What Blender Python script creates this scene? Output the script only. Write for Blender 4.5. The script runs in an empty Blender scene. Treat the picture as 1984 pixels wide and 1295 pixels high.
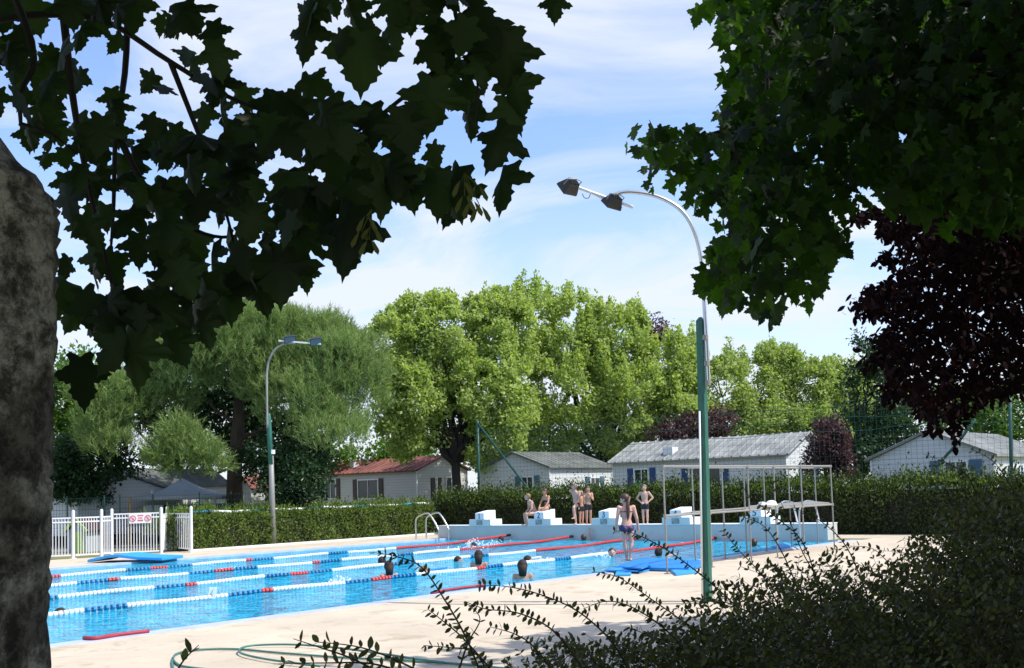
import bpy, bmesh, math, random
import numpy as np
from mathutils import Vector, Matrix
random.seed(7); rng=np.random.default_rng(11)
SC=bpy.context.scene; COL=SC.collection
# ------------------------------------------------------------ camera, sky, sun, exposure
FPX=2143.; CX=992.; CY=800.; CH=1.8
_p=math.radians(4.10); _r=math.atan(.0307)
FW=np.array([0,math.cos(_p),math.sin(_p)]); R0=np.array([1,0,0.]); U0=np.array([0,-math.sin(_p),math.cos(_p)])
RT=math.cos(_r)*R0-math.sin(_r)*U0; UP=math.cos(_r)*U0+math.sin(_r)*R0
cd=bpy.data.cameras.new('camera'); cam=bpy.data.objects.new('camera',cd); COL.objects.link(cam)
cd.sensor_width=36; cd.lens=FPX/1984*36; cd.shift_y=(CY-647.5)/1984; cd.clip_start=.05; cd.clip_end=4000
cam.matrix_world=Matrix(((RT[0],UP[0],-FW[0],0),(RT[1],UP[1],-FW[1],0),(RT[2],UP[2],-FW[2],CH),(0,0,0,1)))
SC.camera=cam
SUN_AZ=math.radians(106); SUN_EL=math.radians(52)
wd=bpy.data.worlds.new('World'); SC.world=wd; wd.use_nodes=True
wt=wd.node_tree; wt.nodes.clear()
def wn(t,**k):
    n=wt.nodes.new(t)
    for a,b in k.items(): setattr(n,a,b)
    return n
wout=wn('ShaderNodeOutputWorld'); wbg=wn('ShaderNodeBackground'); wbg.inputs[1].default_value=.125
sky=wn('ShaderNodeTexSky',sky_type='NISHITA'); sky.sun_disc=False; sky.sun_elevation=SUN_EL; sky.sun_rotation=SUN_AZ
sky.air_density=1.0; sky.dust_density=.6; sky.ozone_density=1.6
geo=wn('ShaderNodeTexCoord'); sep=wn('ShaderNodeSeparateXYZ'); wt.links.new(geo.outputs['Generated'],sep.inputs[0])
zz=wn('ShaderNodeMath',operation='ADD'); zz.inputs[1].default_value=.12; wt.links.new(sep.outputs[2],zz.inputs[0])
zm=wn('ShaderNodeMath',operation='MAXIMUM'); zm.inputs[1].default_value=.05; wt.links.new(zz.outputs[0],zm.inputs[0])
dx=wn('ShaderNodeMath',operation='DIVIDE'); dy=wn('ShaderNodeMath',operation='DIVIDE')
wt.links.new(sep.outputs[0],dx.inputs[0]); wt.links.new(zm.outputs[0],dx.inputs[1]); wt.links.new(sep.outputs[1],dy.inputs[0]); wt.links.new(zm.outputs[0],dy.inputs[1])
cmb=wn('ShaderNodeCombineXYZ'); wt.links.new(dx.outputs[0],cmb.inputs[0]); wt.links.new(dy.outputs[0],cmb.inputs[1])
mp=wn('ShaderNodeMapping'); mp.inputs['Location'].default_value=(1.7,.35,0); mp.inputs['Rotation'].default_value=(0,0,-.5); mp.inputs['Scale'].default_value=(.9,1.0,1); wt.links.new(cmb.outputs[0],mp.inputs[0])
cn=wn('ShaderNodeTexNoise'); cn.inputs['Scale'].default_value=1.25; cn.inputs['Detail'].default_value=9; cn.inputs['Roughness'].default_value=.58; cn.inputs['Distortion'].default_value=.9; wt.links.new(mp.outputs[0],cn.inputs['Vector'])
cr=wn('ShaderNodeValToRGB'); cr.color_ramp.elements[0].position=.42; cr.color_ramp.elements[1].position=.64; wt.links.new(cn.outputs[0],cr.inputs[0])
# more cloud towards the horizon, as thin cloud layers look from below
hz=wn('ShaderNodeMapRange'); hz.inputs['From Min'].default_value=.08; hz.inputs['From Max'].default_value=.29; hz.inputs['To Min'].default_value=.66; hz.inputs['To Max'].default_value=-.12; hz.clamp=True; hz.inputs['To Max'].default_value=0.; wt.links.new(sep.outputs[2],hz.inputs[0])
ad=wn('ShaderNodeMath',operation='ADD',use_clamp=True); wt.links.new(cr.outputs[0],ad.inputs[0]); wt.links.new(hz.outputs[0],ad.inputs[1])
cf=wn('ShaderNodeMath',operation='MULTIPLY'); cf.inputs[1].default_value=.92; cf.operation='MULTIPLY_ADD'; cf.inputs[1].default_value=.84; cf.inputs[2].default_value=.08; wt.links.new(ad.outputs[0],cf.inputs[0])
mx=wn('ShaderNodeMix',data_type='RGBA'); wt.links.new(cf.outputs[0],mx.inputs[0]); gain=wn('ShaderNodeMix',data_type='RGBA',blend_type='MULTIPLY'); gain.inputs[0].default_value=1; gain.inputs[7].default_value=(1.32,1.45,1.75,1); wt.links.new(sky.outputs[0],gain.inputs[6]); wt.links.new(gain.outputs[2],mx.inputs[6]); mx.inputs[7].default_value=(5.7,6.05,6.7,1)
wt.links.new(mx.outputs[2],wbg.inputs[0]); wt.links.new(wbg.outputs[0],wout.inputs[0])
sl=bpy.data.lights.new('sun','SUN'); sl.energy=4.2; sl.angle=math.radians(.5); sl.color=(1,.95,.87)
so=bpy.data.objects.new('sun',sl); COL.objects.link(so)
SD=Vector((math.sin(SUN_AZ)*math.cos(SUN_EL),math.cos(SUN_AZ)*math.cos(SUN_EL),math.sin(SUN_EL)))
so.rotation_euler=SD.to_track_quat('Z','Y').to_euler(); so.location=SD*80
SC.view_settings.view_transform='Standard'; SC.view_settings.look='None'; SC.view_settings.gamma=1
SC.view_settings.exposure=.32
# ------------------------------------------------------------ placement helpers
def ray(x,y): return FW+RT*(x-CX)/FPX-UP*(y-CY)/FPX
def gnd(x,y,z=0.): d=ray(x,y); return np.array([0,0,CH])+d*((z-CH)/d[2])
def atY(x,y,Y): d=ray(x,y); return np.array([0,0,CH])+d*(Y/d[1])
_a=math.radians(39.708); PU=np.array([math.sin(_a),math.cos(_a)]); PW=np.array([PU[1],-PU[0]])
PO=gnd(95,1249)[:2]
def W(u,w,z=0.): q=PO+PU*u+PW*w; return np.array([q[0],q[1],z])
def uv(P): d=np.array(P[:2])-PO; return float(d@PU),float(d@PW)
def onU(x,y,u0): d=ray(x,y); t=(u0+PO@PU)/(d[:2]@PU); P=np.array([0,0,CH])+d*t; return uv(P)[1],P[2]
def onW(x,y,w0): d=ray(x,y); t=(w0+PO@PW)/(d[:2]@PW); P=np.array([0,0,CH])+d*t; return uv(P)[0],P[2]
U3=np.array([PU[0],PU[1],0]); W3=np.array([PW[0],PW[1],0]); Z3=np.array([0,0,1.])
# ------------------------------------------------------------ mesh builder
ORG={}
class MB:
    def __init__(s): s.v=[]; s.f=[]
    def add(s,vs,fs):
        n=len(s.v); s.v.extend([tuple(map(float,q)) for q in vs]); s.f.extend([tuple(i+n for i in g) for g in fs]); return s
    def obox(s,c,ax,ay,az,hx,hy,hz):
        c=np.array(c,float); ax=np.array(ax)*hx; ay=np.array(ay)*hy; az=np.array(az)*hz
        vs=[c+i*ax+j*ay+k*az for i in(-1,1) for j in(-1,1) for k in(-1,1)]
        return s.add(vs,[(0,1,3,2),(4,6,7,5),(0,4,5,1),(2,3,7,6),(0,2,6,4),(1,5,7,3)])
    def uwbox(s,u0,u1,w0,w1,z0,z1): # pool aligned
        return s.obox(W((u0+u1)/2,(w0+w1)/2,(z0+z1)/2),U3,W3,Z3,abs(u1-u0)/2,abs(w1-w0)/2,abs(z1-z0)/2)
    def bar(s,a,b,hw,hh=None,up=(0,0,1)):
        a=np.array(a,float); b=np.array(b,float); d=b-a; L=np.linalg.norm(d); d/=L
        up=np.array(up,float); x=np.cross(d,up); 
        if np.linalg.norm(x)<1e-4: x=np.array([1.,0,0])
        x/=np.linalg.norm(x); y=np.cross(x,d); return s.obox((a+b)/2,d,x,y,L/2,hw,hh or hw)
    def tube(s,pts,rad,seg=8,cap=True):
        pts=[np.array(p,float) for p in pts]; n=len(pts); rad=[rad]*n if np.isscalar(rad) else rad
        vs=[];ref=None
        for i in range(n):
            t=pts[min(i+1,n-1)]-pts[max(i-1,0)]; t/=np.linalg.norm(t)+1e-9
            if ref is None: ref=np.cross(t,[0,0,1.]) if abs(t[2])<.9 else np.cross(t,[1.,0,0])
            x=ref-t*(ref@t); x/=np.linalg.norm(x)+1e-9; ref=x; y=np.cross(t,x)
            for k in range(seg):
                a=2*math.pi*k/seg; vs.append(pts[i]+(x*math.cos(a)+y*math.sin(a))*rad[i])
        fs=[(i*seg+k,i*seg+(k+1)%seg,(i+1)*seg+(k+1)%seg,(i+1)*seg+k) for i in range(n-1) for k in range(seg)]
        if cap: fs+=[tuple(range(seg))[::-1],tuple((n-1)*seg+k for k in range(seg))]
        return s.add(vs,fs)
    def ell(s,c,r,ax=None,seg=12,rings=8):
        c=np.array(c,float); r=np.array([r]*3 if np.isscalar(r) else r,float)
        A=np.eye(3) if ax is None else np.array(ax,float)
        vs=[c+A.T@(r*np.array([0,0,1]))]
        for i in range(1,rings):
            th=math.pi*i/rings
            for k in range(seg):
                a=2*math.pi*k/seg; vs.append(c+A.T@(r*np.array([math.sin(th)*math.cos(a),math.sin(th)*math.sin(a),math.cos(th)])))
        vs.append(c+A.T@(r*np.array([0,0,-1]))); L=len(vs)-1
        fs=[(0,1+k,1+(k+1)%seg) for k in range(seg)]
        for i in range(rings-2):
            for k in range(seg): a=1+i*seg; fs.append((a+k,a+seg+k,a+seg+(k+1)%seg,a+(k+1)%seg))
        a=1+(rings-2)*seg; fs+=[(a+k,L,a+(k+1)%seg) for k in range(seg)]
        return s.add(vs,fs)
    def sheet(s,pts,z=None):
        vs=[(p[0],p[1],p[2] if z is None else z) for p in pts]; return s.add(vs,[tuple(range(len(vs)))])
    def prism(s,poly,d):  # polygon (3d pts) extruded by vector d
        n=len(poly); d=np.array(d,float); vs=[np.array(p,float) for p in poly]; vs+=[p+d for p in vs]
        fs=[tuple(range(n))[::-1],tuple(range(n,2*n))]+[(i,(i+1)%n,n+(i+1)%n,n+i) for i in range(n)]
        return s.add(vs,fs)
    def build(s,name,mat,parent=None,smooth=False,origin=None,bevel=0,fix=True,**t):
        return mkobj(name,np.array(s.v),s.f,mat,parent,smooth,origin,bevel,fix,**t)
def mkobj(name,V,Fc,mat,parent=None,smooth=False,origin=None,bevel=0,fix=True,**t):
    V=np.asarray(V,float)
    if parent is not None: o0=ORG[parent.name]
    elif origin is not None: o0=np.array(origin,float)
    else: lo=V.min(0); hi=V.max(0); o0=np.array([(lo[0]+hi[0])/2,(lo[1]+hi[1])/2,lo[2]])
    me=bpy.data.meshes.new(name); me.from_pydata((V-o0).tolist(),[],[tuple(map(int,g)) for g in Fc]) if not isinstance(Fc,np.ndarray) else fastmesh(me,V-o0,Fc)
    if fix or bevel:
        bm=bmesh.new(); bm.from_mesh(me); bmesh.ops.recalc_face_normals(bm,faces=bm.faces)
        if bevel: bmesh.ops.bevel(bm,geom=[e for e in bm.edges if len(e.link_faces)==2 and e.calc_face_angle(0)>.6],offset=bevel,segments=2,profile=.6,affect='EDGES')
        bm.to_mesh(me); bm.free()
    if smooth: me.polygons.foreach_set('use_smooth',[True]*len(me.polygons))
    me.materials.append(mat); me.update()
    o=bpy.data.objects.new(name,me); COL.objects.link(o)
    if parent is not None: o.parent=parent
    else: o.location=o0
    ORG[o.name]=o0; tag(o,**t); return o
def fastmesh(me,V,Fc):
    n,k=Fc.shape; me.vertices.add(len(V)); me.vertices.foreach_set('co',np.ascontiguousarray(V,dtype=np.float32).ravel())
    me.loops.add(n*k); me.loops.foreach_set('vertex_index',Fc.astype(np.int32).ravel())
    me.polygons.add(n); me.polygons.foreach_set('loop_start',np.arange(0,n*k,k,dtype=np.int32)); me.polygons.foreach_set('loop_total',np.full(n,k,dtype=np.int32)); me.update(calc_edges=True)
def tag(o,label=None,cat=None,group=None,kind=None):
    if label: o['label']=label
    if cat: o['category']=cat
    if group: o['group']=group
    if kind: o['kind']=kind
    return o
def thing(name,label,cat,loc,group=None):
    o=bpy.data.objects.new(name,None); COL.objects.link(o); o.location=tuple(map(float,loc)); o.empty_display_size=.2
    ORG[o.name]=np.array(loc,float); return tag(o,label,cat,group)
# ------------------------------------------------------------ materials
def nm(name):
    m=bpy.data.materials.new(name); m.use_nodes=True; t=m.node_tree; b=t.nodes['Principled BSDF']; return m,t,b
def mat(name,col,rough=.6,metal=0,var=.12,scale=6,bump=0,bscale=40,col2=None,spec=.5,detail=4,stretch=(1,1,1),trans=0):
    m,t,b=nm(name); b.inputs['Roughness'].default_value=rough; b.inputs['Metallic'].default_value=metal
    try: b.inputs['Specular IOR Level'].default_value=spec
    except KeyError: pass
    tc=t.nodes.new('ShaderNodeTexCoord'); mpn=t.nodes.new('ShaderNodeMapping'); mpn.inputs['Scale'].default_value=stretch; t.links.new(tc.outputs['Object'],mpn.inputs[0])
    n=t.nodes.new('ShaderNodeTexNoise'); n.inputs['Scale'].default_value=scale; n.inputs['Detail'].default_value=detail; n.inputs['Roughness'].default_value=.62; t.links.new(mpn.outputs[0],n.inputs['Vector'])
    r=t.nodes.new('ShaderNodeValToRGB'); r.color_ramp.elements[0].position=.32; r.color_ramp.elements[1].position=.68
    c1=tuple(max(0,c*(1-var)) for c in col)+(1,); c2=(tuple(col2) if col2 else tuple(min(1,c*(1+var)) for c in col))+(1,)
    r.color_ramp.elements[0].color=c1; r.color_ramp.elements[1].color=c2
    t.links.new(n.outputs[0],r.inputs[0]); t.links.new(r.outputs[0],b.inputs['Base Color'])
    if bump:
        n2=t.nodes.new('ShaderNodeTexNoise'); n2.inputs['Scale'].default_value=bscale; n2.inputs['Detail'].default_value=4; t.links.new(mpn.outputs[0],n2.inputs['Vector'])
        bp=t.nodes.new('ShaderNodeBump'); bp.inputs['Strength'].default_value=bump; bp.inputs['Distance'].default_value=.02; t.links.new(n2.outputs[0],bp.inputs['Height']); t.links.new(bp.outputs[0],b.inputs['Normal'])
    return m
def leafmat(name,c1,c2,trans=.45,rough=.45,tc=None,spec=.3,nscale=.9):
    m,t,b=nm(name); g=t.nodes.new('ShaderNodeNewGeometry'); tco=t.nodes.new('ShaderNodeTexCoord')
    n=t.nodes.new('ShaderNodeTexNoise'); n.inputs['Scale'].default_value=nscale; n.inputs['Detail'].default_value=2; t.links.new(tco.outputs['Object'],n.inputs['Vector'])
    a=t.nodes.new('ShaderNodeMath'); a.operation='MULTIPLY_ADD'; a.inputs[1].default_value=.55; t.links.new(g.outputs['Random Per Island'],a.inputs[0])
    a2=t.nodes.new('ShaderNodeMath'); a2.operation='MULTIPLY'; a2.inputs[1].default_value=.5; t.links.new(n.outputs[0],a2.inputs[0]); t.links.new(a2.outputs[0],a.inputs[2])
    r=t.nodes.new('ShaderNodeValToRGB'); r.color_ramp.elements[0].color=(*c1,1); r.color_ramp.elements[1].color=(*c2,1); r.color_ramp.elements[0].position=.15; r.color_ramp.elements[1].position=.85; t.links.new(a.outputs[0],r.inputs[0])
    t.links.new(r.outputs[0],b.inputs['Base Color']); b.inputs['Roughness'].default_value=rough; b.inputs['Specular IOR Level'].default_value=spec
    tr=t.nodes.new('ShaderNodeBsdfTranslucent'); hs=t.nodes.new('ShaderNodeMix'); hs.data_type='RGBA'; hs.blend_type='MULTIPLY'; hs.inputs[0].default_value=1; t.links.new(r.outputs[0],hs.inputs[6]); hs.inputs[7].default_value=(*(tc or (1.5,1.7,.6)),1); t.links.new(hs.outputs[2],tr.inputs[0])
    ms=t.nodes.new('ShaderNodeMixShader'); ms.inputs[0].default_value=trans; t.links.new(b.outputs[0],ms.inputs[1]); t.links.new(tr.outputs[0],ms.inputs[2]); t.links.new(ms.outputs[0],t.nodes['Material Output'].inputs[0]); return m
M={}
M['deck']=mat('deck_concrete',(.57,.485,.37),.85,var=.13,scale=.45,bump=.25,bscale=30,detail=8)
def deck_extra():
    m=M['deck']; t=m.node_tree; b=t.nodes['Principled BSDF']; src=b.inputs['Base Color'].links[0].from_socket
    tc=t.nodes.new('ShaderNodeTexCoord'); n=t.nodes.new('ShaderNodeTexNoise'); n.inputs['Scale'].default_value=1.7; n.inputs['Detail'].default_value=9; n.inputs['Roughness'].default_value=.72; n.inputs['Distortion'].default_value=.8; t.links.new(tc.outputs['Object'],n.inputs['Vector'])
    r=t.nodes.new('ShaderNodeValToRGB'); r.color_ramp.elements[0].position=.33; r.color_ramp.elements[0].color=(.72,.68,.62,1); r.color_ramp.elements[1].position=.47; r.color_ramp.elements[1].color=(1,1,1,1); t.links.new(n.outputs[0],r.inputs[0])
    x=t.nodes.new('ShaderNodeMix'); x.data_type='RGBA'; x.blend_type='MULTIPLY'; x.inputs[0].default_value=1; t.links.new(src,x.inputs[6]); t.links.new(r.outputs[0],x.inputs[7]); t.links.new(x.outputs[2],b.inputs['Base Color'])
deck_extra()
M['coping']=mat('coping_tile',(.46,.52,.70),.5,var=.12,scale=3)
M['white']=mat('white_paint',(.78,.79,.8),.45,var=.04,scale=3,bump=.05)
M['wallpaint']=mat('start_wall_paint',(.53,.545,.52),.65,var=.07,scale=1.6,bump=.15,detail=8)
M['pedpaint']=mat('pedestal_paint',(.66,.70,.68),.6,var=.05,scale=3)
M['blockpaint']=mat('block_paint',(.82,.84,.86),.6,var=.05,scale=3)
M['numblue']=mat('number_paint',(.02,.10,.14),.5)
M['plate']=mat('plate_metal',(.30,.34,.33),.5,var=.35,scale=9)
M['steel']=mat('stainless_steel',(.62,.62,.62),.28,metal=.85,var=.05)
M['galv']=mat('galvanised_steel',(.27,.27,.25),.55,metal=.15,var=.1,scale=12)
M['polegreen']=mat('green_paint',(.022,.13,.095),.55,var=.25,scale=4,bump=.2,stretch=(6,6,1))
M['dkgreen']=mat('dark_green_steel',(.012,.075,.06),.5)
M['black']=mat('black_plastic',(.02,.02,.022),.5)
M['glass']=mat('window_glass',(.03,.045,.05),.08,var=.3,scale=1.5)
M['lens']=mat('lamp_glass',(.12,.16,.18),.1)
M['fwhite']=mat('float_white',(.82,.84,.85),.4,var=.03)
M['fblue']=mat('float_blue',(.01,.20,.42),.35)
M['fred']=mat('float_red',(.62,.055,.05),.4,var=.1,scale=20)
M['cable']=mat('cable_grey',(.2,.2,.2),.5)
M['mat']=mat('foam_blue',(.01,.22,.66),.55,var=.08,scale=3,bump=.1)
M['matlt']=mat('foam_light_blue',(.03,.33,.75),.55,var=.08,scale=4)
M['bark']=mat('bark_brown',(.07,.05,.036),.9,var=.4,scale=5,bump=.8,bscale=14,stretch=(1,1,.3))
M['barkdk']=mat('bark_dark',(.022,.019,.016),.95,var=.3,scale=5,bump=.6,bscale=14,stretch=(1,1,.3))
M['twig']=mat('twig',(.035,.022,.016),.85)
M['hose']=mat('hose_green',(.05,.19,.16),.5)
M['redhose']=mat('red_rope',(.35,.03,.05),.55)
M['grass']=mat('dry_grass',(.30,.26,.13),.95,var=.25,scale=1.2,bump=.5,col2=(.16,.19,.06),detail=9)
M['asphalt']=mat('path_asphalt',(.16,.16,.165),.9,var=.15,scale=4,bump=.3)
M['canvas']=mat('awning_canvas',(.33,.37,.40),.8,var=.08,scale=2)
M['shut_blue']=mat('shutter_blue',(.018,.06,.21),.5)
M['shut_grey']=mat('shutter_greyblue',(.07,.15,.25),.5)
M['shut_brown']=mat('shutter_brown',(.045,.02,.018),.5)
M['frame']=mat('window_frame',(.78,.8,.8),.4,var=.03)
M['curtain']=mat('curtain_turquoise',(.03,.33,.5),.8)
M['wood']=mat('yellow_wood',(.45,.27,.07),.7)
M['lime']=mat('lime_plastic',(.35,.55,.08),.5)
M['signred']=mat('sign_red',(.65,.05,.06),.5)
M['skin']=mat('skin',(.62,.36,.27),.5,var=.06,scale=14)
M['skin2']=mat('skin_tan',(.50,.27,.18),.5,var=.06,scale=14)
M['hairdk']=mat('hair_dark',(.022,.013,.01),.75,var=.3,scale=60)
M['hairbr']=mat('hair_brown',(.065,.030,.018),.5,var=.3,scale=60)
M['hairlt']=mat('hair_light',(.20,.125,.065),.5,var=.3,scale=60)
M['swblack']=mat('swimwear_black',(.015,.016,.02),.6)
M['swpurple']=mat('swimwear_purple',(.05,.03,.12),.6,var=.4,scale=30)
M['eye']=mat('eye_dark',(.01,.008,.008),.3)
M['lip']=mat('lip_red',(.4,.12,.1),.5)
M['teeth']=mat('goggle',(.02,.03,.06),.2)
M['splash']=mat('splash_white',(.86,.9,.93),.25,var=.02)
def board_mat(name,base,dark,step=.115):  # weatherboard siding: stepped bump, groove shadow also put into the colour as dark lines
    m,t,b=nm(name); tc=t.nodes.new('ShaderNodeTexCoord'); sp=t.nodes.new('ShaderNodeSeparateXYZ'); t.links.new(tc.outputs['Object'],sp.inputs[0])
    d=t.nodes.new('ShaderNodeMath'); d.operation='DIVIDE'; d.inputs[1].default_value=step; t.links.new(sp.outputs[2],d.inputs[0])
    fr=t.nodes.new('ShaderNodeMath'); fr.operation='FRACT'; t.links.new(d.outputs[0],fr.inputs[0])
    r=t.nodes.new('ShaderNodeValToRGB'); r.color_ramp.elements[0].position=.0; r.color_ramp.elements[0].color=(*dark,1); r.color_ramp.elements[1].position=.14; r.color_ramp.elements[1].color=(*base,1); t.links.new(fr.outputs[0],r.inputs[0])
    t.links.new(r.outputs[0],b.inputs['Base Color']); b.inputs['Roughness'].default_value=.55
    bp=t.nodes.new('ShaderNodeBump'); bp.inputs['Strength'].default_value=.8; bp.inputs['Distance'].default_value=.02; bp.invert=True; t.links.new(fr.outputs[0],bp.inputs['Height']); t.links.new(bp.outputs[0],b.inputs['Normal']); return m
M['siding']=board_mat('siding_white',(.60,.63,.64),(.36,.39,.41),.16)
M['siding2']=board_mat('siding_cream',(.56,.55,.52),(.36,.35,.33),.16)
def roof_mat(name,c1,c2):
    m=mat(name,c1,.75,var=.2,scale=1.3,col2=c2,bump=.3); return m
M['roofgrey']=roof_mat('roof_grey',(.22,.235,.23),(.34,.35,.34)); M['roofdark']=roof_mat('roof_dark',(.10,.115,.11),(.19,.2,.19)); M['roofred']=roof_mat('roof_red',(.13,.045,.035),(.27,.085,.06))
def trunk_mat():
    m,t,b=nm('mottled_bark'); tc=t.nodes.new('ShaderNodeTexCoord'); b.inputs['Roughness'].default_value=.95
    mpn=t.nodes.new('ShaderNodeMapping'); mpn.inputs['Scale'].default_value=(1,.75,.85); t.links.new(tc.outputs['Object'],mpn.inputs[0])
    def noise(s,det,rg=.6):
        n=t.nodes.new('ShaderNodeTexNoise'); n.inputs['Scale'].default_value=s; n.inputs['Detail'].default_value=det; n.inputs['Roughness'].default_value=rg; t.links.new(mpn.outputs[0],n.inputs['Vector']); return n
    n1=noise(21,10,.78); r1=t.nodes.new('ShaderNodeValToRGB'); e=r1.color_ramp.elements; e[0].position=.41; e[0].color=(.06,.05,.04,1); e[1].position=.57; e[1].color=(.50,.47,.41,1); x=e.new(.48); x.color=(.22,.20,.165,1); t.links.new(n1.outputs[0],r1.inputs[0])
    n2=noise(5.5,7,.68); r2=t.nodes.new('ShaderNodeValToRGB'); r2.color_ramp.elements[0].position=.42; r2.color_ramp.elements[0].color=(.32,.3,.28,1); r2.color_ramp.elements[1].position=.54; r2.color_ramp.elements[1].color=(1,1,1,1); t.links.new(n2.outputs[0],r2.inputs[0])
    mm=t.nodes.new('ShaderNodeMix'); mm.data_type='RGBA'; mm.blend_type='MULTIPLY'; mm.inputs[0].default_value=1; t.links.new(r1.outputs[0],mm.inputs[6]); t.links.new(r2.outputs[0],mm.inputs[7]); t.links.new(mm.outputs[2],b.inputs['Base Color'])
    n3=noise(26,6,.7); bp=t.nodes.new('ShaderNodeBump'); bp.inputs['Strength'].default_value=1.; bp.inputs['Distance'].default_value=.03; t.links.new(n3.outputs[0],bp.inputs['Height']); t.links.new(bp.outputs[0],b.inputs['Normal']); return m
M['mottled']=trunk_mat()
def water_mat():
    m,t,b=nm('pool_water'); tc=t.nodes.new('ShaderNodeTexCoord'); b.inputs['Roughness'].default_value=.09; b.inputs['IOR'].default_value=1.33; b.inputs['Specular IOR Level'].default_value=.36
    mpn=t.nodes.new('ShaderNodeMapping'); mpn.inputs['Rotation'].default_value=(0,0,.3); mpn.inputs['Scale'].default_value=(1,1,1); t.links.new(tc.outputs['Object'],mpn.inputs[0])
    n=t.nodes.new('ShaderNodeTexNoise'); n.inputs['Scale'].default_value=2.2; n.inputs['Detail'].default_value=5; n.inputs['Distortion'].default_value=1.2; t.links.new(mpn.outputs[0],n.inputs['Vector'])
    r=t.nodes.new('ShaderNodeValToRGB'); e=r.color_ramp.elements; e[0].position=.35; e[0].color=(.006,.29,.50,1); e[1].position=.66; e[1].color=(.03,.54,.84,1); t.links.new(n.outputs[0],r.inputs[0]); t.links.new(r.outputs[0],b.inputs['Base Color'])
    n1=t.nodes.new('ShaderNodeTexNoise'); n1.inputs['Scale'].default_value=3.4; n1.inputs['Detail'].default_value=4; n1.inputs['Roughness'].default_value=.55; n1.inputs['Distortion'].default_value=.6; t.links.new(mpn.outputs[0],n1.inputs['Vector'])
    bp=t.nodes.new('ShaderNodeBump'); bp.inputs['Strength'].default_value=1.; bp.inputs['Distance'].default_value=.42; t.links.new(n1.outputs[0],bp.inputs['Height']); t.links.new(bp.outputs[0],b.inputs['Normal']); return m
M['water']=water_mat()
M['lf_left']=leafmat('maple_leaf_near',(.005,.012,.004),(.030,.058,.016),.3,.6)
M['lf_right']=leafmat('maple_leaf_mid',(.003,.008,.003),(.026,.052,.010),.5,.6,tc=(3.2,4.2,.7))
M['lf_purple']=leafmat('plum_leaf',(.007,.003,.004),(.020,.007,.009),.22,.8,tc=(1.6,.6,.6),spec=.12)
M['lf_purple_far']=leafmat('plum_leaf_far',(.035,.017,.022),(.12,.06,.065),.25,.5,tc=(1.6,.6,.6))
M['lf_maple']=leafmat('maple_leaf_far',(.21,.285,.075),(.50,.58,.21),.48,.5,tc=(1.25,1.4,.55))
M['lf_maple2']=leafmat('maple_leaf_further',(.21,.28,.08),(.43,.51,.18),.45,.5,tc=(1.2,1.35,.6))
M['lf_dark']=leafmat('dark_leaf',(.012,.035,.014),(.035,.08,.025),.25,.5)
M['lf_mid']=leafmat('mid_leaf',(.05,.12,.02),(.14,.24,.04),.4,.5)
M['lf_pine']=leafmat('pine_needle',(.10,.17,.05),(.31,.41,.14),.3,.6,tc=(1.2,1.3,.6),nscale=.6)
M['lf_hedge_shade']=leafmat('hedge_leaf_shade',(.018,.036,.009),(.055,.085,.02),.18,.6,nscale=2)  # shade on the back hedge's front put into a darker leaf colour
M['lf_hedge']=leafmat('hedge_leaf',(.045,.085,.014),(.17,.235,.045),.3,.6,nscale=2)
M['lf_shrub']=leafmat('shrub_leaf',(.020,.026,.008),(.11,.13,.036),.3,.4)
M['lf_fruit']=leafmat('maple_key',(.12,.14,.03),(.22,.24,.06),.4,.5)
# ------------------------------------------------------------ scatter of leaf templates
def scatter(tv,tf,P,X,Y,Zn,S):
    X=X*rng.uniform(.72,1.05,(len(P),1)); Zn=Zn*rng.uniform(.2,2.,(len(P),1))
    tv=np.array(tv,float); tf=np.array(tf); n=len(P); k=len(tv)
    V=P[:,None,:]+S[:,None,None]*(tv[None,:,0:1]*X[:,None,:]+tv[None,:,1:2]*Y[:,None,:]+tv[None,:,2:3]*Zn[:,None,:])
    Fc=(tf[None]+(np.arange(n)*k)[:,None,None]).reshape(-1,tf.shape[1]); return V.reshape(-1,3),Fc
def unit(a): return a/(np.linalg.norm(a,axis=-1,keepdims=True)+1e-9)
def frames(Y,N):
    Y=unit(Y); X=unit(np.cross(Y,N)); Zn=np.cross(X,Y); return X,Y,Zn
T_QUAD=([(0,0,0),(.34,.45,.06),(0,1,-.05),(-.34,.45,.06)],[(0,1,2,3)])
# palmate maple leaf: half outline, petiole at origin, tip along +y
_h=[(0.0,0.02),(.10,-.04),(.24,-.09),(.34,-.02),(.27,.09),(.30,.16),(.40,.18),(.49,.25),(.58,.25),(.72,.37),(.61,.40),(.58,.47),(.45,.47),(.40,.53),(.29,.51),(.29,.60),(.37,.67),(.28,.72),(.27,.80),(.16,.84),(.12,.94),(.05,.98),(0,1.12)]
_out=_h+[(-x,y) for x,y in _h[-2:0:-1]]
_c=(0,.38)
T_MAPLE=([(x,y,-.30*abs(x)**1.3-.16*(y-.3)**2+.03*math.sin(9*x+7*y)) for x,y in _out]+[(_c[0],_c[1],0.05)],[(i,(i+1)%len(_out),len(_out)) for i in range(len(_out))])
T_OVAL=([(0,0,0),(.22,.25,.04),(.27,.55,.05),(.14,.85,.02),(0,1,0),(-.14,.85,.02),(-.27,.55,.05),(-.22,.25,.04)],[(0,1,6,7),(1,2,5,6),(2,3,4,5)])
def inpoly(x,y,poly):
    c=False; n=len(poly); j=n-1
    for i in range(n):
        xi,yi=poly[i]; xj,yj=poly[j]
        if (yi>y)!=(yj>y) and x<(xj-xi)*(y-yi)/(yj-yi)+xi: c=not c
        j=i
    return c
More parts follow.
